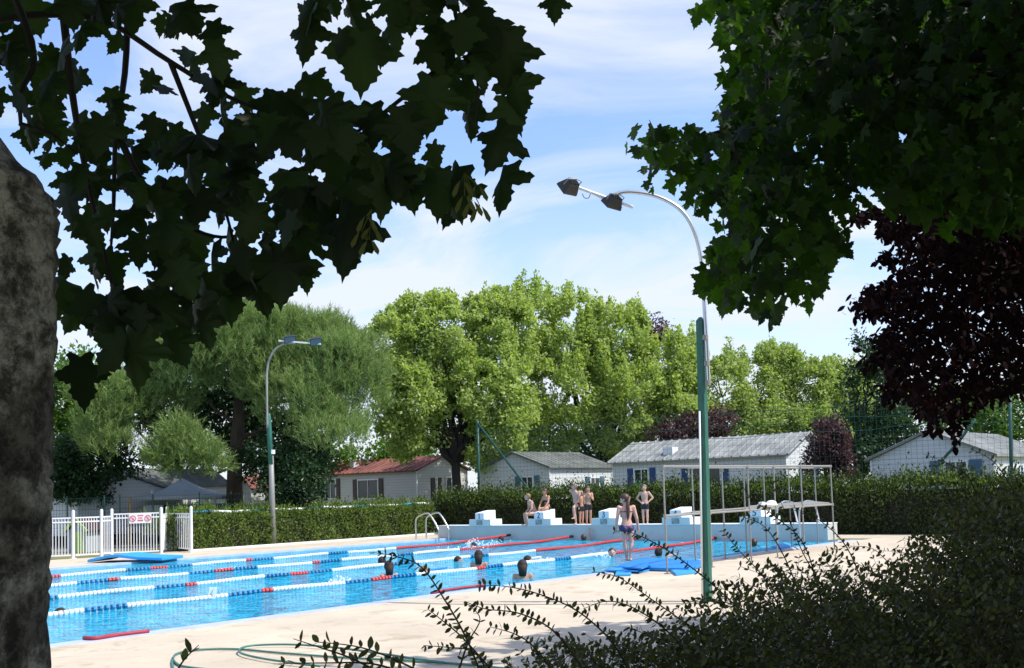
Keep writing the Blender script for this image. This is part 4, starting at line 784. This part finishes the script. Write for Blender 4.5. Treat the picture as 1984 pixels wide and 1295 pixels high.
    if wear in('trunks','briefs','bikini','suit'):
        g.ell(pel-up*.002*h,((hipw+.009)*h,.070*h,(.060 if wear!='trunks' else .058)*h),ax)
        for sg_ in(-1,1): g.ell(pel-up*.02*h-fw*.032*h+rt*sg_*.04*h,(.053*h,.049*h,.050*h),ax)
        for s in'RL':
            hi,kn=Jw['hi'+s],Jw['kn'+s]; k=.42 if wear=='trunks' else .10
            cap(g,hi,hi*(1-k)+kn*k,.062*h,(.056 if wear=='trunks' else .058)*h)
        V,Fc=apply_remesh(g.v,g.f,vox,'c'); mkobj('swim_trunks' if wear=='trunks' else 'swim_bottoms',V,Fc,M[wearmat],t,smooth=True,fix=False)
    if wear=='bikini':
        g=MB(); c_=che+up*.035*h; ring=[c_+(rt*math.cos(a)*.097+fw*math.sin(a)*.062)*h for a in np.linspace(0,2*math.pi,25)]; g.tube(ring,.006*h,6)
        for s in(-1,1): g.ell(c_+rt*s*.036*h+fw*.052*h,.024*h)
        g.build('bikini_top',M[wearmat],t,smooth=True)
    if wear=='suit':
        g=MB(); g.ell(pel*.55+che*.45,(.074*h,.054*h,.11*h),ax); g.ell(che-up*.005*h,(.090*h,.063*h,.085*h),ax)
        V,Fc=apply_remesh(g.v,g.f,vox,'c'); mkobj('swimsuit',V,Fc,M[wearmat],t,smooth=True,fix=False)
    return t
def yaw_to(dx_,dy_): return math.atan2(-dx_,dy_)   # local +y -> (dx,dy)
wt_=.517 # wall cap top
def on_wall(px,u=UE+.35): return W(u,onU(px,1018,u)[0],wt_)
# girl with ponytail on the mat, seen from behind and slightly left, weight on left leg
b=gnd(1217,1088,.08)
person('girl with long brown ponytail and purple bikini standing on the blue mat, seen from behind',b,yaw_to(-.1,1),1.60,{'look':(-.85,.45,-.45),'hed':(-.012,.02,.918),'elR':(.15,-.01,.635),'wrR':(.175,.03,.50),'elL':(-.142,-.01,.635),'wrL':(-.16,.01,.49),'knR':(.062,.01,.275),'anR':(.035,-.01,.045),'knL':(-.035,.02,.275),'anL':(-.012,.04,.045),'hiR':(.05,0,.495)},hair='hairbr',hairlen='long',wear='bikini',wearmat='swpurple',vox=.0085,female=True)
b=on_wall(1251); person('boy in black trunks standing hands on hips, left of the near lamp post',b,yaw_to(-.25,-1),1.40,{'elR':(.205,-.03,.66),'wrR':(.09,.05,.55),'elL':(-.205,-.03,.66),'wrL':(-.09,.05,.55),'look':(.2,1,-.1)},hair='hairlt')
b=on_wall(1141); person('boy in black trunks standing with both hands near his face by block 3',b,yaw_to(.2,-1),1.42,{'elR':(.12,.05,.66),'wrR':(.02,.10,.80),'elL':(-.12,.05,.64),'wrL':(-.02,.10,.76),'look':(.4,1,-.25)},hair='hairbr',skin='skin2')
b=on_wall(1118,UE+.30); person('tall boy in black briefs with one knee raised and a hand at his neck',b,yaw_to(-.75,-1),1.52,{'knL':(-.05,.20,.42),'anL':(-.05,.19,.185),'hiL':(-.048,.02,.495),'elR':(.17,.02,.83),'wrR':(.06,.03,.86),'elL':(-.13,.06,.62),'wrL':(-.07,.15,.50),'che':(0,.02,.70),'nek':(0,.04,.835),'hed':(0,.06,.925),'look':(.6,1,-.1),'anR':(.04,-.02,.045)},hair='hairlt',wear='briefs')
b=on_wall(1127,UE+.55); person('smaller child in dark swimwear half hidden between the two standing boys',b,yaw_to(.7,-1),1.28,{'elR':(.12,.02,.64),'wrR':(.13,.05,.50)},hair='hairbr',skin='skin2')
# child seated on pedestal left of block 2
wB=-12.31; b=W(UE+.36,wB-.50,.90-1.62*.455)
person('child with bare back seated on the step left of block 2, leaning forward',b,yaw_to(-.95,-.35),1.62,{'pel':(0,-.02,.50),'che':(0,.06,.68),'nek':(0,.13,.80),'hed':(0,.17,.885),'shR':(.095,.11,.765),'shL':(-.095,.11,.765),'elR':(.12,.10,.60),'wrR':(.10,.19,.51),'elL':(-.12,.12,.60),'wrL':(-.10,.19,.51),'knR':(.06,.24,.48),'knL':(-.06,.24,.48),'anR':(.06,.22,.25),'anL':(-.06,.22,.25),'hiR':(.05,.0,.48),'hiL':(-.05,0,.48),'look':(.2,1,.1)},hair='hairlt',wear='briefs')
b=W(UE+.55,wB-.02,1.08-1.5*.455)
person('girl in dark swimsuit sitting on top of block 2 with one arm resting down',b,yaw_to(-.8,-.7),1.5,{'che':(0,.02,.69),'nek':(0,.05,.825),'hed':(0,.075,.915),'shR':(.095,.03,.785),'shL':(-.095,.03,.785),'elR':(.12,.10,.65),'wrR':(.09,.20,.53),'elL':(-.13,.09,.64),'wrL':(-.12,.2,.52),'knR':(.06,.23,.49),'knL':(-.06,.23,.49),'anR':(.07,.25,.26),'anL':(-.05,.25,.26),'look':(-.1,1,-.25)},hair='hairbr',wear='suit',skin='skin2',female=True)
# swimmers
def swimmer(px,py,label,yaw,hair='hairdk',hl='short',h=1.5,look=(0,1,.05),up=.115,pose=None,skin='skin2',lie=False):
    """px,py: where head meets the water"""
    p=gnd(px,py,-.05); P={'look':look}
    if lie: 
        P.update({'hed':(0,.06,.93),'nek':(0,-.02,.88),'che':(0,-.12,.84),'pel':(0,-.32,.82),'shR':(.1,-.06,.86),'shL':(-.1,-.06,.86),'elR':(.12,.06,.87),'wrR':(.08,.20,.89),'elL':(-.12,.06,.87),'wrL':(-.08,.20,.89),'hiR':(.05,-.33,.81),'hiL':(-.05,-.33,.81),'knR':(.05,-.55,.78),'knL':(-.05,-.55,.78),'anR':(.05,-.75,.79),'anL':(-.05,-.75,.77)})
    if pose: P.update(pose)
    b=p-Z3*(h*(1-up)); return person(label,b,yaw,h,P,skin=skin,hair=hair,hairlen=hl,vox=.015,group='swimmers in the pool',wear='briefs',swim=True)
def rel(px,py,yaw_): return
swimmer(971,1049,'swimmer with wet dark hair holding the far lane rope end below block 1',yaw_to(.3,1),pose={'elR':(.16,.06,.84),'wrR':(.18,.16,.88)})
swimmer(918,1058,'swimmer splashing water, right behind the second farthest lane rope',yaw_to(-.8,-.6),hair='hairdk',up=.07)
swimmer(740,1094,'swimmer showing only a dark head, beyond the second nearest lane rope left of centre',yaw_to(0.2,1),hair='hairdk',up=.13)
swimmer(754,1118,'swimmer with bare shoulders right beside the nearest lane rope',yaw_to(-.4,1),hair='hairdk',hl='wet',up=.225,h=1.55)
swimmer(882,1088,'swimmer lying flat with one arm reaching forward',yaw_to(.95,-.2),lie=True,up=.075)
swimmer(928,1101,'swimmer with long wet black hair, tallest above the water in the middle',yaw_to(.1,1),hl='wet',up=.27,h=1.55)
swimmer(815,1112,'swimmer partly behind the twig, pushing a pale blue board',yaw_to(.95,.1),lie=True,up=.10,hair='hairlt')
swimmer(1017,1090,'swimmer pushing a white and blue board, farther right of the middle',yaw_to(.95,.15),lie=True,up=.10)
swimmer(1013,1122,'swimmer with wet brown hair and shoulders, nearest to the near pool edge',yaw_to(.0,1),hair='hairdk',hl='wet',up=.25,h=1.55)
swimmer(1131,1048,'swimmer below block 3 reaching one arm up to the wall',yaw_to(.4,1),hair='hairbr',up=.145,pose={'elR':(.14,.06,.92),'wrR':(.13,.10,1.10)})
swimmer(1186,1078,'swimmer smiling with the face towards the camera, left of the standing girl',yaw_to(.0,-1),hair='hairbr',up=.14,skin='skin')
swimmer(1276,1078,'swimmer with dark hair leaning on the large blue mat',yaw_to(.5,.8),up=.135,pose={'elR':(.16,.08,.86),'wrR':(.22,.16,.88)})
swimmer(1461,1060,'swimmer with reddish hair seen behind the steel pipe frame',yaw_to(.0,1),hair='hairbr',up=.15)
b=gnd(112,1194,-.05); swimmer(108,1192,'dark haired swimmer at the left edge near the grey trunk',yaw_to(.95,.3),lie=True,up=.06)
# boards pushed by swimmers
for (x,y,lab,m_) in((850,1106,'pale blue kickboard held by the swimmer behind the twig',M['matlt']),(1033,1085,'white and blue kickboard held by a swimmer right of the middle',M['fwhite'])):
    c=gnd(x,y,-.04); g=MB(); P_=rectpts(c,np.array([.95,.1,0]),.42,.28); P_[1]+=Z3*.05;P_[2]+=Z3*.05; g.prism([p+Z3*.0 for p in P_],Z3*.04); g.build('kickboard',m_,bevel=.008,label=lab,cat='kickboard',group='kickboards on the water')
# two white boards standing up at the nearest rope
for x in(405,413):
    c=gnd(x,1160,-.05); g=MB(); g.obox(c+Z3*.09+np.array([.02,0,0]),[.95,.3,0],[-.3,.95,0],unit(np.array([.2,0,1.])),.033,.02,.12); g.build('foam_float',M['fwhite'],bevel=.01,label='slim white foam float upright by the nearest lane rope, '+('left' if x==405 else 'right')+' one of two',cat='float',group='two white floats')
# splashes
g=MB(); 
for cx_,cy_,sx,sy,n in((918,1046,22,14,90),(955,1040,26,9,60),(663,1128,30,5,60),(1165,1078,18,3,30),(920,1062,40,3,50),(1050,1085,30,4,30)):
    for _ in range(n):
        a=random.gauss(0,.5); p=gnd(cx_+a*sx,max(cy_,1057)-0,-.05) if cy_<1057 else gnd(cx_+a*sx,cy_+random.gauss(0,1.5),-.05); z=abs(random.gauss(0,.5))*sy/47*math.exp(-abs(a)); p=p+Z3*z+np.array([0,random.uniform(-.3,.3),0]); g.ell(p,random.uniform(.008,.03),seg=5,rings=4)
g.build('splash',M['splash'],fix=False,label='white splashing droplets thrown up by swimmers',cat='splash',kind='stuff')
# ------------------------------------------------------------ foreground maple at the left
TB=np.array([-1.2,2.2,0]); t=thing('maple_tree','big leaved maple with mottled grey trunk at the left edge, dark leaves across the sky','tree',TB)
# trunk outline
Yt=2.15
edge=[(1400,96),(1295,96),(1180,94),(1100,97),(1000,99),(940,104),(880,99),(800,103),(740,108),(690,110),(620,113),(540,112),(460,115),(400,113),(370,100),(330,60),(290,15),(240,-30),(150,-95),(0,-190),(-250,-360)]
g=MB(); seg=22; rows=[]
for i,(y,x) in enumerate(edge):
    e=atY(x,y,Yt); rr=.20+ (0.0 if y>380 else -.03*min(1,(380-y)/300)); an=math.atan2(e[0],e[1])-math.asin(rr/2.4); c=np.array([math.sin(an)*2.4,math.cos(an)*2.4,e[2]]); row=[]
    for k in range(seg):
        a=2*math.pi*k/seg; q=rr*(1+.012*math.sin(3*a+y*.006)*math.sin(a)+.01*math.sin(7*a+y*.012)*math.sin(a))
        row.append(c+np.array([math.cos(a)*q,math.sin(a)*q,0]))
    rows.append(row)
# lower trunk down to the ground
low=[np.array([p[0],p[1],0]) for p in rows[0]]; low=[p+(p-np.mean(low,axis=0))*.18 for p in low]; rows=[low]+rows
rows2=[]
for i in range(len(rows)-1):
    for k in range(4): s=k/4; rows2.append([a*(1-s)+b*s+rng.normal(0,.0035,3) for a,b in zip(rows[i],rows[i+1])])
rows2.append(rows[-1]); n=len(rows2)
g.add([p for r_ in rows2 for p in r_],[(i*seg+k,i*seg+(k+1)%seg,(i+1)*seg+(k+1)%seg,(i+1)*seg+k) for i in range(n-1) for k in range(seg)]); g.build('trunk',M['mottled'],t,smooth=True,fix=False)
g=MB()
def br(pts,r0,r1,mb=None,n=5):
    mb=mb or g; P_=arc([atY(x,y,Y) for x,y,Y in pts],n); m=len(P_); mb.tube(P_,[r0+(r1-r0)*i/(m-1) for i in range(m)],6)
br([(-60,-200,2.5),(60,80,2.5),(40,180,2.5),(40,240,2.4)],.012,.004); br([(250,-250,2.9),(245,100,2.8),(225,250,2.7),(220,400,2.65),(215,480,2.6)],.010,.003)
br([(225,250,2.7),(280,360,2.7),(350,430,2.75),(430,460,2.8),(520,440,2.8)],.009,.003); br([(900,-200,2.9),(880,0,2.8),(905,90,2.75),(925,150,2.7),(920,240,2.7)],.008,.0025)
br([(905,60,2.75),(850,130,2.75),(780,190,2.75),(700,250,2.75),(620,300,2.75)],.008,.003); br([(-100,60,2.6),(60,30,2.6),(200,40,2.7),(330,120,2.7),(470,200,2.75),(640,240,2.75),(800,200,2.75)],.010,.003)
br([(120,0,2.5),(140,180,2.5),(170,350,2.5),(220,560,2.5),(260,640,2.5)],.010,.003); br([(330,120,2.7),(400,300,2.7),(440,420,2.7),(470,540,2.7)],.008,.002); br([(40,240,2.4),(100,260,2.4),(150,300,2.45)],.005,.002)
gbr=g
polyL=[(-60,-60),(350,-60),(330,0),(370,60),(430,110),(430,160),(480,200),(490,250),(530,190),(560,160),(620,170),(670,210),(700,190),(750,230),(800,220),(860,270),(900,270),(930,330),(930,380),(900,400),(860,400),(800,370),(760,390),(730,430),(700,470),(650,470),(610,440),(560,440),(570,500),(560,530),(520,500),(480,540),(440,590),(400,620),(340,640),(310,680),(250,700),(215,670),(190,700),(150,710),(125,650),(130,400),(90,330),(0,250),(-60,200)]
polyL2=[(590,-60),(570,20),(590,60),(640,60),(665,130),(710,140),(740,90),(790,110),(820,190),(880,180),(905,240),(960,120),(1000,110),(1010,80),(960,40),(950,0),(950,-60)]
P=list(polypts(polyL,250,2.3,3.1))+list(polypts(polyL2,50,2.5,2.95))
P=np.array(P); P[:,2]+=.03
hand=[(985,238,2.6,105),(982,318,2.55,108),(690,395,2.5,130),(540,470,2.6,120),(155,690,2.4,105),(262,640,2.35,115),(412,40,2.6,72),(425,135,2.7,90),(600,30,2.7,95),(700,60,2.6,120),(985,60,2.6,110),(990,130,2.65,100),(850,330,2.6,115),(890,320,2.7,110),(780,330,2.6,90),(450,230,2.7,110),(560,180,2.6,110),(630,190,2.6,120),(545,395,2.7,80),(480,500,2.7,90),(740,300,2.6,100),(1075,-15,2.8,60),(160,560,2.5,95),(980,185,2.7,80),(720,200,2.7,90),(330,640,2.6,80),(840,150,2.6,110),(930,20,2.6,100),(590,510,2.7,60),(540,485,2.6,110),(600,440,2.7,95),(680,430,2.5,110),(700,330,2.6,120),(500,540,2.7,75),(390,600,2.6,80),(270,600,2.5,100),(240,560,2.5,110),(190,600,2.5,90),(560,330,2.6,120),(630,380,2.65,95),(330,560,2.6,110),(400,560,2.6,100),(440,530,2.7,100)]
hp=np.array([atY(x,y,Y) for x,y,Y,_ in hand]); hs=np.array([s*Y/FPX for _,_,Y,s in hand])
P=np.concatenate([P,hp]); S=np.concatenate([rng.uniform(.055,.112,len(P)-len(hp)),hs]); m=len(P)
Yd=np.array([0,0,-1.])+rng.normal(0,.34,(m,3)); Yd[-len(hp):]=np.array([0,0,-1.])+rng.normal(0,.22,(len(hp),3)); Nd=np.array([0,-1.,.15])+rng.normal(0,.5,(m,3)); Nd[-len(hp):]=np.array([0,-1,.1])+rng.normal(0,.25,(len(hp),3))
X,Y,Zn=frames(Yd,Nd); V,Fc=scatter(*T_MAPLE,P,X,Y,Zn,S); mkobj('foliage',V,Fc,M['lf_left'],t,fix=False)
g=gbr
for i in range(0,m):
    if False:
        p=P[i]; q=p+np.array([rng.normal(0,.03),rng.normal(0,.03),.05+.03*rng.random()]); g.tube([p,(p+q)/2+rng.normal(0,.01,3),q],.0016,4)
g.build('branches',M['barkdk'],t,fix=False)
for keys in([(900,380),(915,390),(925,360),(895,350),(930,400)],[(720,440),(710,420),(700,450),(715,465)],[(280,620),(275,640)]):
    g=MB(); top_=atY(keys[0][0],min(k[1] for k in keys)-14,2.48)
    for x,y in keys:
        c0=atY(x,y,2.48); g.tube([top_,c0],.0012,3)
        for sg in(-1,1):
            c=c0+np.array([sg*.004,0,0]); A_=unit(np.array([sg*.45,rng.normal(0,.3),-1.])); X_=unit(np.cross(A_,[0,1.,.1])); pts=[c,c+A_*.016+X_*.006*sg,c+A_*.034+X_*.007*sg,c+A_*.042,c+A_*.03-X_*.004*sg,c+A_*.012-X_*.002*sg]; g.add([p_-np.array([0,.0008,0]) for p_ in pts]+[p_+np.array([0,.0008,0]) for p_ in pts],[(0,1,2,3,4,5),(11,10,9,8,7,6)]+[(i,(i+1)%6,6+(i+1)%6,6+i) for i in range(6)])
    g.build('winged_seeds',M['lf_fruit'],t,fix=False)
# crown out of view above and behind the camera, added to darken the foreground
def canopy(boxlo,boxhi,n,size,mtl,parent,name='shade_crown'):  # big leaved crowns added overhead for the shade they cast
    lo=np.array(boxlo,float); hi=np.array(boxhi,float); c=(lo+hi)/2; r=(hi-lo)/2; d=unit(rng.normal(0,1,(n,3))); P=c+r*d*rng.random((n,1))**.33
    X,Y,Zn=frames(rng.normal(0,1,(n,3))+np.array([0,0,-.6]),rng.normal(0,.5,(n,3))+np.array([0,0,1.])); V,Fc=scatter(*T_MAPLE,P,X,Y,Zn,size*rng.uniform(.7,1.3,n)); return mkobj(name,V,Fc,mtl,parent,fix=False)
canopy((-6,-4.5,3.4),(3.5,3.4,7.5),4700,.42,M['lf_left'],t)
# ------------------------------------------------------------ right maple (mid distance)
TBR=np.array([6.2,5.6,0]); t=thing('maple_tree','dark leafy maple whose drooping boughs fill the upper right of the view','tree',TBR)
polyR=[(1395,-60),(1400,30),(1440,60),(1430,110),(1425,190),(1400,260),(1330,265),(1250,270),(1245,295),(1320,320),(1350,370),(1420,400),(1410,450),(1400,500),(1350,515),(1370,535),(1440,570),(1520,575),(1600,565),(1610,500),(1625,420),(1635,370),(1680,350),(1740,350),(1780,400),(1850,420),(2060,430),(2060,-60)]
cc=polypts(polyR,380,5.4,7.5); P=np.concatenate([c+np.clip(rng.normal(0,1,(8,3)),-1.3,1.3)*np.array([.085,.16,.085])*rng.uniform(.6,1.3) for c in cc]+[polypts(polyR,900,5.6,7.6)])
holes=[(1600,300,26),(1560,345,14),(1700,60,12),(1850,150,14),(1660,330,14),(1500,440,10),(1590,250,12)]
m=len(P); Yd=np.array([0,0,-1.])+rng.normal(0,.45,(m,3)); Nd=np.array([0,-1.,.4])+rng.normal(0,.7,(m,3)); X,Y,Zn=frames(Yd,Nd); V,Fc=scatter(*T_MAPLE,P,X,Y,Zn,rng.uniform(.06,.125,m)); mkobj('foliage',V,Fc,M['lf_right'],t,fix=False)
g=MB(); g.tube([TBR,TBR+[-.1,0,1.5],TBR+[-.3,.1,3.2]],[.26,.22,.18],12)
top=TBR+np.array([-.3,.1,3.2])
for x,y,Y_,r in((1480,150,6.4,.035),(1600,200,6.5,.04),(1720,100,6.3,.04),(1850,150,6.2,.04),(1640,20,6.4,.03)):
    frame_branch(g,top+rng.normal(0,.1,3),atY(x,y,Y_),.09,r*.4,.05)
for pts in([(1620,-80,6.2),(1610,100,6.3),(1612,300,6.3),(1600,400,6.3)],[(1500,-80,6.4),(1490,120,6.4),(1480,320,6.4),(1500,500,6.4)],[(1760,-80,6.2),(1750,100,6.2),(1700,260,6.2),(1640,330,6.3)],[(1600,100,6.3),(1480,220,6.4),(1340,270,6.4),(1250,280,6.5)]): br(pts,.022,.004,g)
g.build('trunk',M['barkdk'],t,smooth=True,fix=False)
canopy((1.2,2.,3.6),(12.5,12.5,9.),1500,.38,M['lf_right'],t)  # extra leaves overhead on the right, added to block the sun
canopy((2.4,-3,3.2),(11.,6.5,8.5),5000,.42,M['lf_right'],t,'rear_shade_crown')  # dense crown out of view, added to keep the shrub in shade
# ------------------------------------------------------------ purple plum at the right
TBP=np.array([6.6,10.6,0]); t=thing('plum_tree','dark purple leaved plum tree leaning in from the right edge','tree',TBP)
polyP=[(2060,230),(1900,260),(1800,330),(1750,400),(1700,420),(1700,445),(1740,480),(1745,520),(1700,560),(1668,572),(1675,600),(1720,625),(1700,680),(1715,730),(1745,770),(1790,815),(1860,800),(1920,780),(2060,740)]
fr=[(1690,412,40,9),(1665,425,22,8),(1700,560,40,12),(1668,590,22,9),(1690,610,30,8),(1700,700,30,16),(1735,445,30,20),(1720,500,22,16),(1725,760,22,18),(1705,660,22,14)]
P=polypts(polyP,13000,8.3,10.8); P=np.concatenate([P]+[np.array([atY(x+random.gauss(0,.5)*rx,y+random.gauss(0,.5)*ry,random.uniform(9.2,9.7)) for _ in range(int(rx*ry/7)+20)]) for x,y,rx,ry in fr]); P=np.concatenate([P,polypts([(1800,810),(1860,800),(1850,830),(1790,850)],50,9,9.3),polypts([(1845,800),(1880,790),(1850,870)],60,9,9.3)])
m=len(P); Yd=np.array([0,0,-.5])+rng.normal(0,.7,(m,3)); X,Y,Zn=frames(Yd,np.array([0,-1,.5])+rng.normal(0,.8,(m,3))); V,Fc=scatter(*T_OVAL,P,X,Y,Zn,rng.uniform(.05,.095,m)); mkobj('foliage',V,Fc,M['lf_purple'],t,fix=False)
g=MB(); g.tube([TBP,TBP+[-.2,0,2.0],TBP+[-.6,-.3,3.2]],[.17,.14,.1],10)
for x,y,Y_ in((1750,420,9.5),(1700,560,9.5),(1730,650,9.5),(1800,780,9.4),(1850,350,9.5),(1900,500,9.5)): frame_branch(g,TBP+np.array([-.5,-.2,2.6]),atY(x,y,Y_),.05,.008,.06)
g.build('trunk',M['barkdk'],t,smooth=True,fix=False)
canopy((4.2,8.6,3.4),(11,14.5,7.5),2600,.3,M['lf_purple'],t)
# ------------------------------------------------------------ foreground shrub
t=thing('cotoneaster_shrub','big dark small leaved shrub with long arching twigs, filling the lower right','shrub',np.array([1.6,3.4,0]))
LP=[];LX=[];LS=[]
tw=MB()
def twig(pts,r,leaf,gap,side=0.,density=1.):
    C=arc(pts,6); C=[np.array(c) for c in C]; m=len(C); tw.tube(C,[r*(1-.75*i/(m-1)) for i in range(m)],4)
    acc=0.
    for i in range(m-1):
        d=C[i+1]-C[i]; L=np.linalg.norm(d); d=d/L; s=0
        while acc<L:
            for sg in(-1,1):
                if rng.random()<density:
                    q=C[i]+d*acc; v=unit(np.cross(d,rng.normal(0,.6,3)+np.array([0,1,0]))*sg+d*.5+rng.normal(0,.25,3)); LP.append(q); LX.append(v); LS.append(leaf*rng.uniform(.7,1.25))
            acc+=gap*rng.uniform(.7,1.3)
        acc-=L
def tpx(pts,r=.0024,leaf=.0165,gap=.012,**k): twig([atY(x,y,Y) for x,y,Y in pts],r,leaf,gap,**k)
tpx([(940,1330,2.3),(905,1240,2.3),(860,1160,2.3),(815,1098,2.3),(765,1078,2.3),(715,1070,2.3)])
tpx([(1230,1330,2.5),(1190,1250,2.5),(1120,1185,2.5),(1040,1150,2.5),(975,1136,2.5),(922,1135,2.5)])
tpx([(1150,1330,2.4),(1080,1230,2.4),(1010,1190,2.4),(940,1180,2.4),(900,1165,2.4)])
tpx([(980,1330,2.4),(900,1240,2.4),(860,1205,2.4),(828,1180,2.4)]); tpx([(960,1330,2.4),(920,1265,2.4),(870,1255,2.4),(820,1251,2.4)])
tpx([(880,1330,2.4),(905,1250,2.4),(930,1200,2.4),(905,1170,2.4)],gap=.02)
tpx([(1400,1300,2.9),(1340,1220,2.9),(1260,1160,2.9),(1200,1120,2.9),(1152,1108,2.9)]); tpx([(1500,1250,3.1),(1400,1150,3.1),(1320,1085,3.1),(1260,1048,3.1),(1215,1030,3.1),(1190,1030,3.1)])
tpx([(1520,1200,3.3),(1480,1120,3.3),(1430,1065,3.3),(1400,1028,3.3)]); tpx([(1560,1180,3.3),(1520,1080,3.3),(1480,1020,3.3),(1430,1000,3.3)],gap=.018); tpx([(1600,1200,3.5),(1560,1060,3.5),(1500,1000,3.5),(1455,965,3.5),(1435,935,3.5)],gap=.018)
tpx([(1620,1180,3.5),(1560,1080,3.5),(1530,1010,3.5),(1490,925,3.5)],gap=.02,density=.7); tpx([(1680,1150,3.5),(1640,1060,3.5),(1590,1010,3.5),(1530,980,3.5)],gap=.018)
tpx([(1400,1350,2.5),(1310,1240,2.5),(1240,1185,2.5),(1180,1165,2.5),(1130,1180,2.5)]); tpx([(1100,1340,2.4),(1040,1260,2.4),(1000,1230,2.4),(950,1215,2.4)])
tpx([(330,1330,1.9),(352,1285,1.9),(385,1250,1.9)],leaf=.024,gap=.02); tpx([(800,1340,2.),(690,1280,2.),(620,1255,2.),(568,1238,2.)],leaf=.021,gap=.022,density=.7)
tpx([(900,1350,2.),(790,1290,2.),(700,1255,2.),(610,1244,2.)],leaf=.021,gap=.02); tpx([(850,1345,2.),(740,1290,2.),(620,1285,2.),(530,1287,2.)],leaf=.021,gap=.018)
tpx([(1900,1000,3.6),(1880,930,3.6),(1840,900,3.6),(1790,880,3.6)],gap=.02); tpx([(1980,980,3.6),(1930,900,3.6),(1880,870,3.6)],gap=.02)
fillL=[(930,1340),(960,1260),(1040,1235),(1150,1225),(1260,1180),(1330,1150),(1400,1120),(1420,1340)]
polyS=[(900,1330),(930,1290),(1020,1275),(1130,1265),(1190,1215),(1240,1225),(1290,1190),(1360,1150),(1400,1110),(1450,1090),(1500,1065),(1560,1060),(1640,1058),(1700,1062),(1740,1040),(1790,980),(1850,950),(1920,925),(2060,900),(2060,1400),(900,1400)]
polyS2=[(1330,1310),(1400,1200),(1500,1140),(1620,1100),(1740,1085),(1800,1000),(1860,960),(2060,930),(2060,1400),(1330,1400)]
def fill(poly,n,Y0,Y1,leaf=.018,lenm=.34):
    for p in polypts(poly,n,Y0,Y1):
        L=lenm*rng.uniform(.5,1.2); d=unit(np.array([-.75+rng.normal(0,.35),rng.normal(0,.4),.75+rng.normal(0,.3)])); tip=p; root=p-d*L-Z3*.12*L; twig([root,(root+tip)/2+rng.normal(0,.02,3)+Z3*.02,tip],.0016,leaf,.016,density=.9)
fill(fillL,170,2.4,3.0,leaf=.018); fill(polyS,800,2.5,3.5,leaf=.017); fill(polyS2,1150,3.2,4.5,leaf=.019,lenm=.42)
for x0,y0,Y_ in((1700,1500,4.2),(1850,1500,4.2),(1950,1500,4.2)):
    for _ in range(5): frame_branch(tw,atY(x0,y0,Y_)*[1,1,0],atY(x0-rng.uniform(-60,160),y0-rng.uniform(150,300),Y_),.014,.004,.06,seg=5)
tw.build('twigs',M['twig'],t,fix=False)
LP=np.array(LP); LX=np.array(LX); LS=np.array(LS); m=len(LP); X,Y,Zn=frames(LX,rng.normal(0,.7,(m,3))+np.array([0,-.6,.8])); V,Fc=scatter(*T_OVAL,LP,X,Y,Zn,LS); mkobj('foliage',V,Fc,M['lf_shrub'],t,fix=False)
# render settings the scene wants
SC.cycles.max_bounces=6; SC.cycles.diffuse_bounces=3; SC.cycles.glossy_bounces=3; SC.cycles.transmission_bounces=4; SC.cycles.caustics_reflective=False
